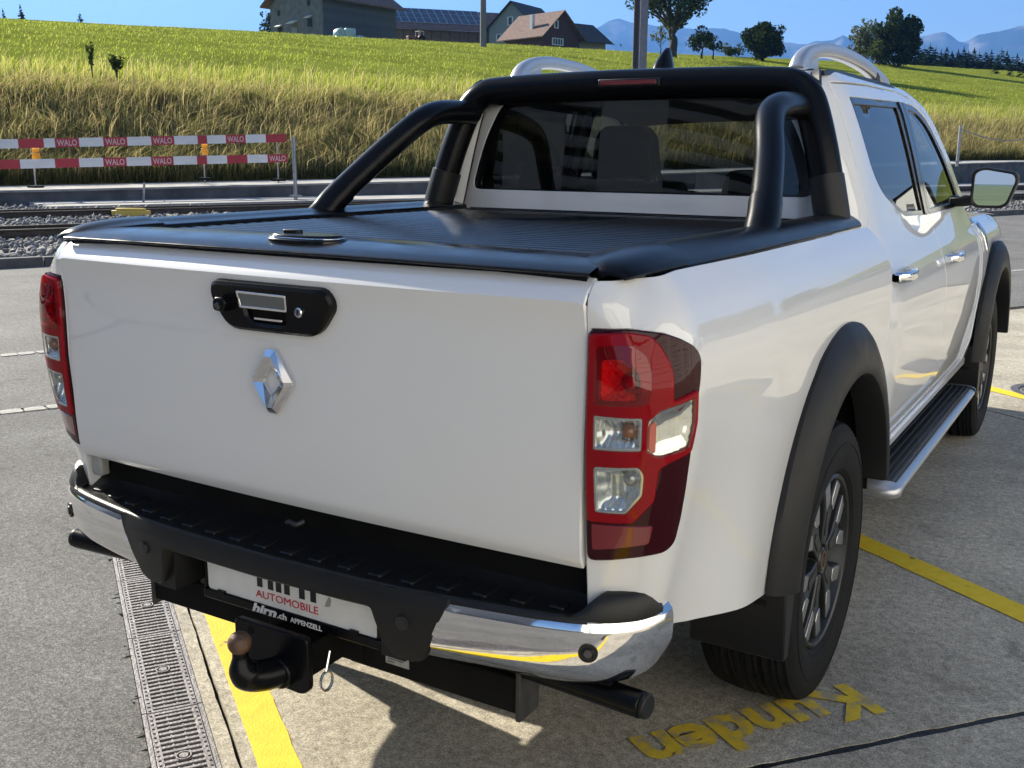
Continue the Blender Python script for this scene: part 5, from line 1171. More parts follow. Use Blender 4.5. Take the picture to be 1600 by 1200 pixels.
def arch_liner(mir):
    for yc in (ARC_Y, FAX):
        mb = MB(); A_ = np.linspace(.02, math.pi-.02, 26)
        mb.grid([[(x, yc+(.50)*math.cos(a), ARC_Z+.51*math.sin(a)) for a in A_] for x in (.44, .885)]); mb.grid([[(.44, yc+r_*math.cos(a), ARC_Z+r_*math.sin(a)) for a in A_] for r_ in (.02, .51)])
        if mir: mb.mirror()
        mb.build('wheel_housing', UNDER, T)
both(arch_liner)

# --- wheels
TR = .385
def make_tyre():
    n = 150; prof = [(.236,-.100),(.243,-.112),(.262,-.120),(.300,-.1265),(.335,-.1255),(.358,-.119),(.371,-.108)]
    tread = list(np.linspace(-.104, .104, 30)); V = []; F = []; rings = []
    left = [(r_, h) for r_, h in prof]; right = [(r_, -h) for r_, h in prof[::-1]]
    cols = left+[(None, w) for w in tread]+right
    for i in range(n):
        th = 6.283185*i/n; ph = i/n*75
        for r_, h in cols:
            if r_ is None:
                crown = TR-.010*(abs(h)/.104)**2.6; c = .0
                for g_ in (-.040, .0, .040): c = max(c, 1.0 if abs(h-g_) < .0042 else 0)
                v = (ph+abs(h)*26*(1.0)) % 1.0; c = max(c, .75 if (v < .30 and abs(h) > .012) else 0)
                r2 = crown-.011*c
            else:
                r2 = r_
                if r_ > .352 and abs(h) > .105: r2 -= .006*(1 if ((ph+abs(h)*26) % 1.0) < .30 else 0)
                if .285 < r_ < .31: h = h*1.0
            V.append((h, r2*math.cos(th), r2*math.sin(th)))
    m_ = len(cols)
    for i in range(n):
        for j in range(m_-1): F.append((i*m_+j, ((i+1) % n)*m_+j, ((i+1) % n)*m_+j+1, i*m_+j+1))
    return mobj('tyre', V, F, RUBBER, None, 38)
def make_wheel():
    root = empty('wheel', (0,0,0)); ty = make_tyre(); ty.parent = root
    bm = bmesh.new(); bm.from_mesh(ty.data); bmesh.ops.recalc_face_normals(bm, faces=bm.faces); bm.to_mesh(ty.data); bm.free(); ty.data.set_sharp_from_angle(angle=R(38))
    mb = MB(); mb.lathe([(.236,.098),(.2365,.108),(.231,.112),(.224,.108),(.220,.09),(.205,.04),(.198,-.06),(.22,-.1),(.236,-.1)], 64, 'x'); rim = mb.build('rim', RIMD, root, smooth=40, fix=True)
    # sidewall rib
    mb = MB(); mb.lathe([(.318,.1262),(.320,.1285),(.323,.1285),(.325,.126)], 90, 'x'); mb.lathe([(.252,.116),(.254,.1185),(.257,.1185),(.259,.117)], 90, 'x'); mb.build('sidewall_rib', RUBBER, root, smooth=40)
    # six forked spokes: dark body with machined face
    def poly(pts, x0, x1, name, m, k, bev=.004):
        a0 = 6.28318*k/6+.26; v = [(r_*math.cos(a0+a), r_*math.sin(a0+a)) for r_, a in pts]; mb = MB(); mb.prism(v, x1, x0, 'x'); return mb.build(name, m, rim, fix=True, bevel=bev)
    for k in range(6):
        poly([(.048,-.50),(.048,.50),(.095,.27),(.140,.30),(.222,.41),(.222,.17),(.172,.055),(.172,-.055),(.222,-.17),(.222,-.41),(.140,-.30),(.095,-.27)], .060, .098, 'spoke', RIMD, k)
        poly([(.140,.275),(.221,.395),(.221,.20),(.172,.085),(.150,.13)], .098, .1015, 'spoke_face', RIML, k, .002); poly([(.140,-.275),(.150,-.13),(.172,-.085),(.221,-.20),(.221,-.395)], .098, .1015, 'spoke_face', RIML, k, .002)
        poly([(.066,-.20),(.066,.20),(.130,.10),(.130,-.10)], .098, .1005, 'spoke_face', RIMD, k, .002)
        a = 6.28318*(k+.5)/6+.26; mb = MB(); mb.cyl((.045, .060*math.cos(a), .060*math.sin(a)), (.074, .060*math.cos(a), .060*math.sin(a)), .011, 6); mb.build('wheel_nut', CHROME, rim)
    mb = MB(); mb.lathe([(.001,.100),(.030,.100),(.034,.096),(.036,.07),(.055,.06)], 28, 'x'); mb.build('hub_cap', RIMD, rim, smooth=35, fix=True)
    mb = MB(); mb.lathe([(.020,.1002),(.020,.1025),(.026,.1025),(.026,.1002)], 28, 'x'); mb.build('cap_ring', mat('copper_ring', (.40,.24,.17), .3, metal=.9), rim, fix=True)
    mb = MB(); mb.lathe([(.001,.0),(.165,.0),(.165,-.03)], 40, 'x'); mb.build('brake_disc', mat('brake_disc', (.12,.12,.12), .5, metal=.7), rim)
    return root
wh = make_wheel()
for k, (sx, y) in enumerate(((1, ARC_Y), (1, FAX), (-1, ARC_Y), (-1, FAX))):
    if k == 0: o = wh; o.parent = T
    else: o = copy_tree(wh, T)
    o.location = (.786*sx, y, TR-.004); o.rotation_euler = (1.05*k, 0, 0) if sx > 0 else (0, 0, math.pi)

# --- flares and mud flaps
def flare(mir):
    for yc, front in ((ARC_Y, False), (FAX, True)):
        rows = []
        for a in np.linspace(math.pi-.10, .13, 44):
            c, s = math.cos(a), math.sin(a); fz = 1.0
            def pt(rx, rz, x): return Vector((x, yc+rx*c, ARC_Z+rz*s))
            rows.append([pt(.555, .600, .896), pt(.553, .598, .912), pt(.540, .580, .927), pt(.515, .550, .941), pt(.490, .515, .949), pt(.470, .484, .951), pt(.461, .466, .947), pt(.457, .460, .935), pt(.457, .460, .86)])
        mb = MB(); mb.grid(rows)
        if mir: mb.mirror()
        mb.build('wheel_flare', FLARE, T, smooth=35, fix=True)
        mb = MB(); yb = yc-.47
        mb.prism(round_poly([(yb-.035, .56), (yb-.02, .305), (yb+.015, .305), (yb+.06, .56)], .006, 2), .70, .93, 'x')
        if mir: mb.mirror()
        mb.build('mud_flap', BLACKP, T, fix=True, bevel=.005)
both(flare)

# --- roll cover
ZS = 1.250; sl0 = None; YS0, YS1 = .22, 1.60; pitch = .050
for k in range(int((YS1-YS0)/pitch)):
    if sl0 is None:
        mb = MB(); p = pitch; prof = [(0,-.016),(.001,-.007),(.004,-.001),(.010,.0022),(p*.42,.0050),(p-.021,.0022),(p-.016,-.0010),(p-.0135,-.006),(p-.013,-.016),(p-.0005,-.016)]
        mb.grid([[(x, a, b) for x in (-.632, .632)] for a, b in prof]); mb.f = [q[::-1] for q in mb.f]; sl0 = mb.build('cover_slat', COVER, T, smooth=50, fix=True); o = sl0
        if o.data.polygons[2].normal.z < 0: o.data.flip_normals()
    else: o = link(sl0.copy(), T)
    o.location = (0, YS0+k*pitch, ZS+.002-.004*k/27)
mb = MB(); mb.box(-.632, .632, .1, 1.68, 1.20, 1.238); mb.box(-.66, .66, 1.60, 1.665, 1.20, 1.253); mb.build('cover_canister', BLACKS, T, bevel=.006)
lipp = [(.0235,1.2375),(.012,1.241),(.010,1.245),(.020,1.249),(.045,1.2555),(.08,1.2605),(.12,1.2635),(.17,1.2635),(.205,1.261),(.219,1.257),(.222,1.250)]
mb = MB(); mb.grid([[(x, y-.014*(1-(x/.7)**2)*max(0, 1-(y-.01)/.2), z+.004*(1-(x/.7)**2)) for y, z in curve_pts(lipp, 4)] for x in np.linspace(-.712, .712, 40)]); lp = mb.build('cover_end_rail', COVER, T, smooth=60, fix=True)
if sum(p.normal.z for p in lp.data.polygons) < 0: lp.data.flip_normals()
mb = MB(); mb.box(-.70, .70, .0245, .05, 1.228, 1.2385); mb.build('cover_seal', SEAL, T)
# latch: oval base, cover plate and thumb tab
def oval(cx, cy, a, b, n=28, e=2.6): return [(cx+a*math.copysign(abs(math.cos(t))**(2/e), math.cos(t)), cy+b*math.copysign(abs(math.sin(t))**(2/e), math.sin(t))) for t in np.linspace(0, 6.28318, n, endpoint=False)]
LX, LY, LZ = -.005, .092, 1.267
mb = MB(); mb.prism(oval(LX, LY, .098, .050), LZ-.01, LZ+.003, 'z'); lt = mb.build('cover_latch', SEAL, T, bevel=.003, fix=True)
mb = MB(); mb.prism(oval(LX, LY, .094, .0465), LZ+.003, LZ+.006, 'z'); mb.build('latch_rim', CHROME, lt, bevel=.0012, fix=True)
mb = MB(); mb.prism(oval(LX, LY, .088, .042), LZ+.004, LZ+.011, 'z'); mb.build('latch_plate', COVER, lt, bevel=.004, fix=True)
mb = MB(); mb.prism(round_poly([(LX-.072, LY+.0), (LX-.030, LY+.006), (LX-.030, LY+.026), (LX-.072, LY+.022)], .008, 3), LZ+.01, LZ+.018, 'z'); mb.build('latch_tab', BLACKP, lt, bevel=.003, fix=True)

# rail caps along the bed sides
def railcap(mir):
    sec = [(.792,1.236),(.795,1.243),(.788,1.254),(.768,1.268),(.745,1.2765),(.715,1.279),(.69,1.276),(.668,1.270),(.645,1.266),(.636,1.262),(.634,1.245)]
    sec = curve_pts(sec, 3); rows = []
    for y in list(np.linspace(.25, 1.66, 20)): rows.append([(x, y, z) for x, z in sec])
    mb = MB(); mb.grid(rows)
    if mir: mb.mirror()
    rc = mb.build('bed_rail_cap', BLACKS, T, smooth=60, fix=True)
    # rounded end piece, dropping to the body corner
    rows = []
    for k in np.linspace(0, 1, 16):
        y = .255-.222*math.sin(k*1.5708); sc = (math.cos(k*1.5708))**.8 if k < 1 else 0.01
        rows.append([(.735+(x-.735)*(.05+.95*sc) if x < .735 else .735+(x-.735)*(.50+.50*sc)+.003, y, 1.234+(z+.0045-1.234)*(.15+.85*sc)) for x, z in sec])
    mb = MB(); mb.grid(rows)
    if mir: mb.mirror()
    mb.build('rail_end_cap', BLACKS, rc, smooth=60, fix=True)
both(railcap)

# --- sports bar
sb = empty('sports_bar', (0, 0, 0), 0, T)
def barleg(mir):
    sx = -1 if mir else 1
    pth = curve_pts([(.712, .95, 1.262), (.700, 1.01, 1.315), (.655, 1.165, 1.435), (.615, 1.275, 1.520), (.597, 1.345, 1.562), (.594, 1.42, 1.583), (.594, 1.52, 1.590), (.594, 1.64, 1.592)], 5)
    mb = MB(); mb.sweep([(x*sx, y, z) for x, y, z in pth], circ(.0405, 24), up=(1,0,0)); leg = mb.build('bar_leg', BLACKS, sb, smooth=60, fix=True)
    pth = pth[0:7]; mb = MB(); mb.sweep([(x*sx, y-.004, z-.004) for x, y, z in [( .716,.935,1.250)]+pth], circ(.0430, 24), up=(1,0,0)); mb.build('leg_sleeve', BLACKS, leg, smooth=50, fix=True)
both(barleg)
hoop = [(.724, 1.600, 1.245), (.716, 1.602, 1.285), (.690, 1.615, 1.385), (.660, 1.632, 1.490), (.626, 1.650, 1.585), (.602, 1.660, 1.626), (.562, 1.668, 1.655), (.500, 1.672, 1.665), (.30, 1.676, 1.672), (0, 1.680, 1.675)]
hoop = hoop+[(-x, y, z) for x, y, z in hoop[-2::-1]]
hp_ = curve_pts(hoop, 6); mb = MB()
mb.sweep(hp_, [(a, b) for a, b in circ(1, 24, .050, .043)], up=(0,-1,0)); mb.build('bar_hoop', BLACKS, sb, smooth=60, fix=True)
for sx in (-1, 1):
    mb = MB(); mb.sweep([(x*sx, y, z) for x, y, z in hoop[0:3]], circ(1, 24, .053, .056), up=(0,-1,0)); mb.prism([(sx*.66,1.53),(sx*.775,1.53),(sx*.775,1.67),(sx*.66,1.67)], 1.245, 1.262, 'z'); mb.build('hoop_foot', BLACKP, sb, smooth=50, fix=True)
mb = MB(); mb.sweep([(x, 1.680-.0415+.0*abs(x), 1.678) for x in (-.088, .132)], [(-.0135,-.008),(.0135,-.008),(.0135,.008),(-.0135,.008)], up=(0,-1,0)); bl = mb.build('brake_light_housing', BLACKP, sb, bevel=.003, fix=True)
mb = MB(); mb.box(-.078, .122, 1.6265, 1.632, 1.6715, 1.6855); mb.build('brake_light', mat('dark_red_strip', (.16,.004,.008), .15, coat=1), bl, bevel=.001)

# --- cab
CZ = [.46, .52, .62, .75, .90, 1.00, 1.09, 1.15, 1.22, 1.26, 1.35, 1.45, 1.55, 1.62, 1.68, 1.70, 1.72, 1.745]
CX = [.835, .860, .878, .891, .897, .890, .863, .835, .804, .792, .768, .742, .712, .690, .657, .640, .618, .575]
_cz = np.linspace(.46, 1.745, 260); _cx = np.interp(_cz, CZ, CX)
for _ in range(20): _cx[1:-1] = (_cx[:-2]+2*_cx[1:-1]+_cx[2:])/4
def cabs(y, z):
    x = float(np.interp(z, _cz, _cx))
    if y < 1.90: x -= .10*((1.90-y)/.24)**2.3 if y > 1.4 else .3
    x -= .025*sstep((y-3.0)/1.2)*(1 if z > 1.1 else .4)
    return Vector((x, y, z))
W1 = round_poly([(1.850, 1.632), (2.695, 1.652), (2.720, 1.40), (2.731, 1.30), (2.736, 1.226), (2.30, 1.240), (2.215, 1.262), (2.02, 1.325), (1.925, 1.400)], [.02,.004,.01,.01,.004,.03,.06,.10,.08], 4)
G1 = round_poly([(1.885, 1.612), (2.585, 1.628), (2.640, 1.30), (2.652, 1.246), (2.32, 1.256), (2.235, 1.277), (2.045, 1.340), (1.955, 1.412)], [.015,.015,.01,.012,.03,.06,.10,.08], 4)
W2 = round_poly([(2.716, 1.652), (2.95, 1.648), (3.16, 1.595), (3.42, 1.455), (3.62, 1.318), (3.71, 1.236), (3.60, 1.226), (2.756, 1.226), (2.752, 1.30), (2.740, 1.40)], [.004,.05,.10,.2,.2,.02,.02,.004,.01,.01], 4)
G2 = round_poly([(2.775, 1.628), (2.94, 1.624), (3.14, 1.573), (3.39, 1.436), (3.57, 1.312), (3.63, 1.248), (3.55, 1.246), (2.815, 1.246), (2.805, 1.30)], [.01,.05,.10,.2,.2,.02,.02,.012,.01], 4)
S1 = [(1.765, 1.668), (1.785, 1.50), (1.800, 1.34), (1.800, 1.22), (1.775, 1.09), (1.780, .80), (1.815, .66), (1.875, .54), (1.895, .515)]
S2 = [(2.740, .515), (2.742, .70), (2.745, .95), (2.745, 1.226), (2.730, 1.40), (2.700, 1.686)]
S3 = [(3.62, .515), (3.70, .62), (3.77, .80), (3.79, 1.00), (3.785, 1.16), (3.765, 1.232)]
def cabside(mir):
    g = .0034
    # C pillar and roof side in one pressing
    back = [(1.672, 1.698), (1.668, 1.55), (1.664, 1.40), (1.660, 1.22), (1.664, 1.05), (1.668, .50)]
    top = [(2.70, 1.722), (2.95, 1.708), (3.18, 1.648), (3.36, 1.560), (3.56, 1.440), (3.76, 1.290), (3.86, 1.215)]
    door_top = [(3.775, 1.232), (3.72, 1.262), (3.52, 1.425), (3.33, 1.545), (3.16, 1.620), (2.95, 1.675), (2.70, 1.690), (2.2, 1.686), (1.80, 1.672)]
    panel('cab_side', back+[(1.89, .50)]+[(y-g, z) for y, z in S1[::-1]]+[(y, z+g) for y, z in door_top[::-1]][0:]+top[::-1]+[(2.2, 1.716), (1.74, 1.704)], cabs, WHITE, T, h=.03, depth=.03, mirror=mir)
    panel('cab_lining', back+[(1.89, .50)]+[(y-g, z) for y, z in S1[::-1]]+[(y, z+g) for y, z in door_top[::-1]]+top[::-1]+[(2.2, 1.716), (1.74, 1.704)], cabs, INTER, T, h=.06, off=-.034, depth=.001, mirror=mir)
    rd = [(y+g, z) for y, z in S1]+[(y-g, z) for y, z in S2]+[(2.2, 1.680), (1.80, 1.666)]
    dr = panel('rear_door', rd, cabs, WHITE, T, holes=[W1], h=.03, depth=.03, mirror=mir)
    fd = [(y+g, z) for y, z in S2[::-1]]+[(y-g, z) for y, z in S3]+[(3.715, 1.255), (3.515, 1.418), (3.325, 1.538), (3.155, 1.613), (2.945, 1.668)]
    df = panel('front_door', fd, cabs, WHITE, T, holes=[W2], h=.03, depth=.03, mirror=mir)
    for d, Wd, Gd in ((dr, W1, G1), (df, W2, G2)):
        wf = panel('window_trim', Wd, cabs, SEAL, d, holes=[Gd], h=.04, off=-.003, depth=.012, mirror=mir)
        panel('door_lining', [(q[0], q[1]) for q in (rd if d is dr else fd)], cabs, INTER, d, holes=[Wd], h=.07, off=-.034, depth=.001, mirror=mir)
        panel('window_glass', Gd, cabs, GLASSS if d is dr else GLASSF, wf, h=.05, off=-.010, depth=.001, mirror=mir)
    def seam(z): return float(np.interp(z, [q[1] for q in S2], [q[0] for q in S2]))
    zz_ = [1.231, 1.30, 1.40, 1.50, 1.60, 1.648]
    panel('pillar_trim', [(seam(z)-.060, z) for z in zz_]+[(seam(z)-g-.001, z) for z in zz_[::-1]], cabs, SEAL, dr, h=.03, off=.0022, depth=.006, edge=.001, mirror=mir)
    panel('pillar_trim', [(seam(z)+g+.001, z) for z in zz_]+[(seam(z)+.050, z) for z in zz_[::-1]], cabs, SEAL, df, h=.03, off=.0022, depth=.006, edge=.001, mirror=mir)
    # front wing
    arch = [(FAX+.50*math.cos(a), ARC_Z+.52*math.sin(a)) for a in np.linspace(math.pi-.08, .1, 24)]
    def wing(y, z):
        x = float(np.interp(z, [.46,.6,.9,1.0,1.08,1.12,1.15,1.19], [.85,.885,.897,.888,.865,.835,.79,.72])); x -= .10*sstep((y-4.5)/.6)**1.5; return Vector((x, y, z))
    fw = panel('front_wing', [(3.795, 1.165), (3.792, 1.00), (3.775, .80), (3.705, .62), (3.635, .50), (3.70, .49)]+arch+[(4.98, .62), (5.02, .80), (5.0, 1.0), (4.85, 1.10), (4.4, 1.165)], wing, WHITE, T, h=.04, depth=.02, mirror=mir)
    vg = panel('wing_vent', round_poly([(3.885, 1.135), (4.02, 1.150), (4.00, 1.095), (3.95, 1.005), (3.905, .995)], .012, 3), wing, CHROME, fw, h=.03, off=.008, depth=.012, mirror=mir)
    panel('vent_inlay', round_poly([(3.905, 1.118), (3.992, 1.130), (3.975, 1.09), (3.94, 1.03), (3.918, 1.025)], .008, 3), wing, mat('vent_dark', (.06,.07,.09), .2, coat=.5), vg, h=.03, off=.009, depth=.002, mirror=mir)
    # handles
    for d, y, z in ((dr, 1.925, 1.072), (df, 2.905, 1.052)):
        def cup(yy, zz, yc=y, zc=z):
            p = cabs(yy, zz); q = ((yy-yc)/.075)**2+((zz-zc+.004)/.052)**2; p.x -= .016*max(0, 1-q); return p
        n0 = cabs(y, z); hs = curve_pts([(-.105, 0.006), (-.085, .030), (-.03, .043), (.05, .040), (.09, .020), (.10, .004)], 5); mb = MB()
        pth = [(n0.x+b, y+a, z+.004*math.cos(a*12)+(n0.x-cabs(y+a, z).x)*0) for a, b in hs]; mb.sweep(pth, [(q*.017, w*.010) for q, w in round_poly([(-1,-1),(1,-1),(1,1),(-1,1)], .8, 3)], up=(1,0,0))
        if mir: mb.mirror()
        hd = mb.build('door_handle', CHROME, d, smooth=50, fix=True)
        mb = MB(); mb.box(n0.x-.004, n0.x+.028, y-.128, y-.106, z-.014, z+.016)
        if mir: mb.mirror()
        mb.build('handle_end', CHROME, hd, bevel=.005)
    # sill strip and running board
    mb = MB(); mb.prism([(.80, .47), (.865, .47), (.868, .508), (.80, .512)], 1.70, 3.72, 'y')
    if mir: mb.mirror()
    mb.build('sill', WHITE, T, bevel=.006, fix=True)
    rb = MB(); rb.prism(round_poly([(.80, .352), (.905, .340), (.938, .350), (.942, .372), (.925, .384), (.80, .386)], .010, 3), 1.87, 3.60, 'y')
    if mir: rb.mirror()
    rbo = rb.build('running_board', SILVER, T, smooth=50, fix=True)
    mb = MB(); mb.box(.800, .918, 1.885, 3.585, .3845, .3885)
    if mir: mb.mirror()
    td = mb.build('board_tread', BLACKP, rbo)
    for x in (.815, .840, .865, .890, .908):
        mb = MB(); mb.sweep([(x, 1.887, .3885), (x, 3.583, .3885)], [(-.0055,-.001),(.0055,-.001),(.004,.004),(-.004,.004)])
        if mir: mb.mirror()
        mb.build('tread_rib', mat('tread_rubber', (.03,.036,.042), .42), td)
    for ye, sg in ((1.878, -1), (3.592, 1)):
        mb = MB(); sec = oval(0, 0, 1, 1, 20, 3.5); rows = []
        for k in np.linspace(0, 1, 8):
            sc = math.sqrt(max(0.0004, 1-k*k)); rows.append([(.868+.076*a*(.55+.45*sc), ye+sg*.060*k, .365+.029*b*(.4+.6*sc)) for a, b in sec+sec[:1]])
        rows.append([(.868, ye+sg*.060, .365)]*21); mb.grid(rows)
        if mir: mb.mirror()
        mb.build('board_end_cap', SILVER, rbo, smooth=60, fix=True)
    # mirror
    mc = Vector((.945, 3.47, 1.312)); mb = MB()
    face = round_poly([(-.095, .075), (-.055, .093), (.085, .070), (.098, .040), (.062, -.072), (.035, -.088), (-.075, -.088), (-.096, -.06)], [.03,.04,.03,.03,.05,.04,.03,.03], 4); rows = []
    for k, sc in ((0, .92), (.004, .985), (.015, 1.0), (.05, .99), (.085, .90), (.115, .70), (.130, .40), (.134, .02)): rows.append([(mc.x+a*sc, mc.y+k+.10*a*.25, mc.z+b*sc) for a, b in face+face[:1]])
    mb.grid(rows[2:])
    if mir: mb.mirror()
    hs = mb.build('mirror_housing', SEAL, T, smooth=60, fix=True)
    mb = MB(); mb.grid(rows[:3])
    inner = [[(mc.x+a*sc, mc.y+k+.025*a, mc.z+b*sc) for a, b in face+face[:1]] for k, sc in ((0, .92), (.001, .86), (.014, .85))]; mb.grid(inner)
    if mir: mb.mirror()
    mb.build('mirror_rim', BLACKP, hs, smooth=40, fix=True)
    mb = MB(); mb.add([(mc.x+a*.855, mc.y+.012+.115*a+.010*b, mc.z+b*.855) for a, b in face], [tuple(range(len(face)))])
    if mir: mb.mirror()
    mb.build('mirror_glass', mat('mirror_silver', (.82,.85,.86), .0, metal=1), hs)
    mb = MB(); mb.sweep([(.775, 3.52, 1.248), (.82, 3.50, 1.250), (.87, 3.49, 1.258)], [(-.03,-.022),(.03,-.022),(.03,.022),(-.03,.022)]); mb.prism([(3.48, 1.225), (3.62, 1.225), (3.60, 1.275), (3.50, 1.275)], .76, .79, 'x')
    if mir: mb.mirror()
    mb.build('mirror_arm', BLACKP, hs, bevel=.008, fix=True)
    # roof rail
    pth = curve_pts([(.520, 1.835, 1.708), (.521, 1.862, 1.742), (.524, 1.92, 1.770), (.530, 2.02, 1.788), (.540, 2.15, 1.796), (.550, 2.35, 1.792), (.560, 2.55, 1.775), (.568, 2.70, 1.750), (.573, 2.78, 1.730), (.575, 2.83, 1.708)], 5)
    mb = MB(); n = len(pth); scl = [1.25-.35*sstep(i/12) if i < n-14 else .9+.3*sstep((i-(n-14))/13) for i in range(n)]
    mb.sweep(pth, [(a*.021, b*.027) for a, b in round_poly([(-1,-1),(1,-1),(1,1),(-1,1)], .7, 3)], up=(0,0,1), scale=scl)
    if mir: mb.mirror()
    rr = mb.build('roof_rail', SILVER, T, smooth=50, fix=True)
    for ya, yb in ((1.85, 2.0), (2.66, 2.82)):
        mb = MB(); mb.prism([(ya, 1.700), (yb, 1.700), (yb, 1.785 if ya < 2 else 1.725), (ya+.03, 1.745)] if ya < 2 else [(ya, 1.705), (yb, 1.705), (yb-.03, 1.735), (ya, 1.765)], .510 if ya < 2 else .556, .542 if ya < 2 else .588, 'x')
        if mir: mb.mirror()
        mb.build('rail_foot', SILVER if ya < 2 else BLACKP, rr, bevel=.008, fix=True)
both(cabside)

# roof, ditch strips, aerial
def roofz(x, y): return (1.713+.012*sstep((y-1.7)/.5)-.055*sstep((y-2.6)/.5)**1.5)+.020*(1-(x/.58)**2)-.012*sstep((1.80-y)/.12)
mb = MB(); mb.grid([[(x, y, roofz(x, y)) for x in np.linspace(-.572, .572, 30)] for y in np.linspace(1.675, 3.02, 26)]); rf = mb.build('roof', WHITE, T, smooth=60)
if sum(p.normal.z for p in rf.data.polygons) < 0: rf.data.flip_normals()
for sx in (-1, 1):
    mb = MB(); mb.sweep([(sx*.598, y, min(roofz(.57, y), 1.722)-.010) for y in np.linspace(1.74, 3.0, 12)], [(-.034,-.01),(.034,-.01),(.030,.006),(-.030,.006)]); mb.build('roof_ditch_strip', BLACKP, rf, bevel=.003, fix=True)
    mb = MB(); mb.sweep(curve_pts([(sx*.600, 1.735, 1.696), (sx*.612, 1.70, 1.675), (sx*.626, 1.668, 1.62), (sx*.640, 1.668, 1.52)], 4), [(-.022,-.006),(.022,-.006),(.022,.008),(-.022,.008)], up=(0,-1,0)); mb.build('ditch_tail', BLACKP, rf, fix=True)
fz = roofz(.07, 1.80); fin = MB()
def finsec(k): return [(.072+a*(.034*(1-k)+.006*k), 1.80+.035*k+b*(.055*(1-k)**.8+.010*k), fz-.004+.072*k**.8) for a, b in oval(0, 0, 1, 1, 18, 2)]
fin.grid([[*finsec(k), finsec(k)[0]] for k in np.linspace(0, 1, 9)]+[[(.072, 1.838, fz+.0685)]*19]); fin.build('roof_aerial', BLACKS, rf, smooth=50, fix=True)

# rear wall of the cab with its window
def rear(x, z): return Vector((x, 1.668+.075*(z-1.25)+.016*(1-(x/.6)**2)*-1+.03*(abs(x)/.66)**4, z))
RW = round_poly([(-.640, 1.318), (.640, 1.318), (.585, 1.50), (.500, 1.640), (-.500, 1.640), (-.585, 1.50)], [.04,.04,.2,.06,.06,.2], 4)
RG = round_poly([(-.600, 1.325), (.600, 1.325), (.550, 1.49), (.470, 1.628), (-.470, 1.628), (-.550, 1.49)], [.03,.03,.2,.05,.05,.2], 4)
rw = panel('cab_rear_wall', [(-.735, 1.15), (.735, 1.15), (.718, 1.25), (.690, 1.35), (.655, 1.47), (.600, 1.60), (.55, 1.70), (-.55, 1.70), (-.600, 1.60), (-.655, 1.47), (-.690, 1.35), (-.718, 1.25)], rear, WHITE, T, holes=[RW], h=.05, depth=.02)
ww = panel('rear_window_border', RW, rear, SEAL, rw, holes=[RG], h=.05, off=-.002, depth=.006)
panel('rear_window', RG, rear, GLASSR, ww, h=.08, off=-.003, depth=.001)
mb = MB(); mb.box(-.60, .60, 1.628, 1.648, 1.2535, 1.2565); mb.build('rear_wall_ledge', SEAL, rw)
# windscreen, bonnet, front end
mb = MB(); mb.grid([[(x*(.60+.14*q), 2.99+.93*q-.05*(x*x)*1.0, 1.708-.515*q-.02*x*x) for x in np.linspace(-1, 1, 13)] for q in np.linspace(0, 1, 7)]); mb.build('windscreen', GLASSC, T, smooth=60)
mb = MB(); mb.grid([[(x, y, 1.19-.015*(y-3.85)-.05*max(0, y-4.3)**1.6-.02*(x/.78)**2) for x in np.linspace(-.79, .79, 14)] for y in np.linspace(3.84, 5.03, 14)]); bn = mb.build('bonnet', WHITE, T, smooth=60)
if sum(p.normal.z for p in bn.data.polygons) < 0: bn.data.flip_normals()
mb = MB(); mb.prism([(-.80,5.0),(-.6,5.12),(0,5.17),(.6,5.12),(.80,5.0),(.80,4.7),(-.8,4.7)], .42, 1.08, 'z'); mb.build('front_bumper', WHITE, T, bevel=.04, fix=True)

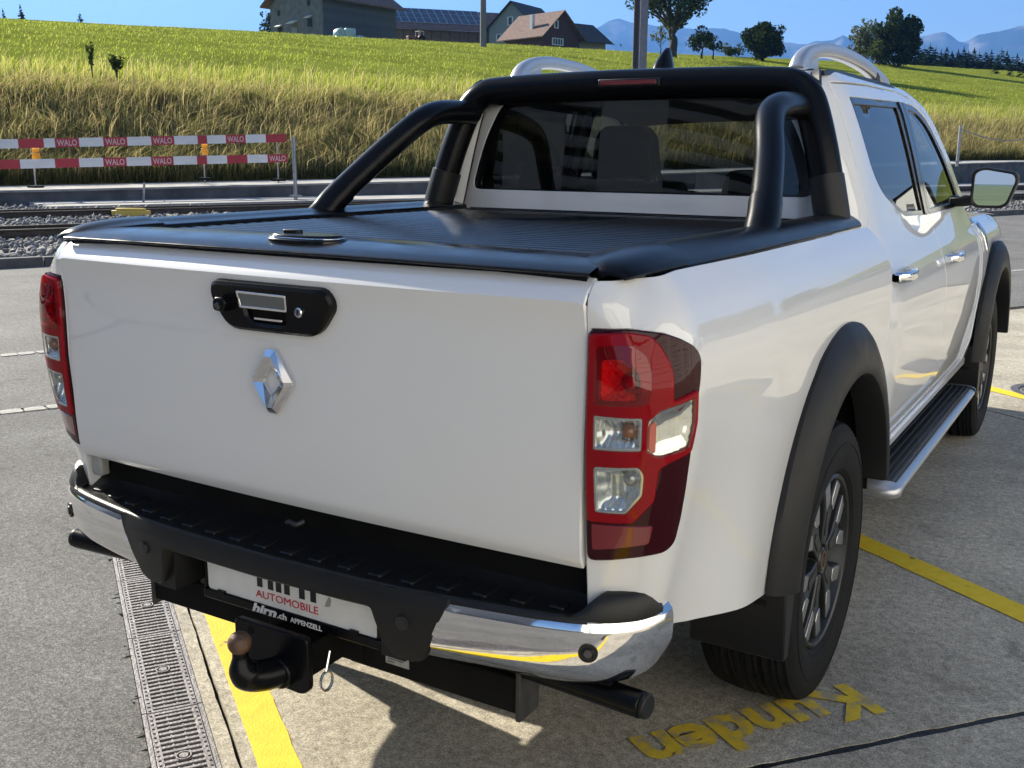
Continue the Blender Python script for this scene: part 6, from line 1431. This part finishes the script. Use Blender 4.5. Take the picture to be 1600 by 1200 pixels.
# interior seen through the glass
mb = MB(); mb.box(-.70, .70, 3.25, 3.85, .60, 1.19); mb.box(-.66, .66, 3.05, 3.4, .55, 1.02); mb.build('dashboard', INTER, T, bevel=.05)
mb = MB(); mb.grid([[(x, y, roofz(x, y)-.045-.055*sstep((y-1.9)/.9)) for x in np.linspace(-.60, .60, 8)] for y in np.linspace(1.74, 3.02, 10)]); mb.build('headliner', mat('headliner_grey', (.10,.098,.094), .9), T)
seatm = mat('seat_fabric', (.018,.018,.02), .85, bump=.2, bscale=200)
def seat(x, y, wd):
    mb = MB(); mb.prism(round_poly([(y-.02, .70), (y+.46, .72), (y+.46, .86), (y+.08, .84), (y-.16, 1.34), (y-.27, 1.34)], .05, 3), x-wd, x+wd, 'x'); s = mb.build('seat', seatm, T, bevel=.06, fix=True)
    out_ = round_poly([(-.145, 1.345), (.145, 1.345), (.125, 1.52), (.085, 1.565), (-.085, 1.565), (-.125, 1.52)], .05, 4); mb = MB(); mb.prism([(x+a_, z_) for a_, z_ in out_], y-.30, y-.19, 'y'); mb.build('headrest', seatm, s, bevel=.03, fix=True)
for x in (-.37, .37): seat(x, 2.72, .245)
mb = MB(); mb.prism(round_poly([(1.86, .75), (2.36, .75), (2.36, .90), (2.04, .90), (1.92, 1.27), (1.80, 1.27)], .04, 3), -.62, .62, 'x'); rbn = mb.build('rear_bench', seatm, T, bevel=.03, fix=True)
for x in (-.40, .40):
    out_ = round_poly([(-.12, 1.275), (.12, 1.275), (.10, 1.40), (-.10, 1.40)], .04, 3); mb = MB(); mb.prism([(x+a_, z_) for a_, z_ in out_], 1.82, 1.90, 'y'); mb.build('headrest', seatm, rbn, bevel=.02, fix=True)
for sx in (-1, 1):
    mb = MB(); mb.box(sx*.70-.03, sx*.70+.03, 1.75, 3.8, .55, 1.18); mb.build('door_card', INTER, T)
mb = MB(); c = Vector((-.37, 3.12, 1.10)); mb.sweep([(c.x+.185*math.cos(a), c.y+.185*.42*math.sin(a), c.z+.185*.9*math.sin(a)) for a in np.linspace(0, 6.283, 33)], circ(.016, 8), up=(0,1,.3), cap=False); mb.obox(c, (.17,0,0), (0,.008,.02), (0,.02,.008)); mb.obox(c, (.05,0,0), (0,.02,.05), (0,.02,-.01)); mb.build('steering_wheel', INTER, T, smooth=50)
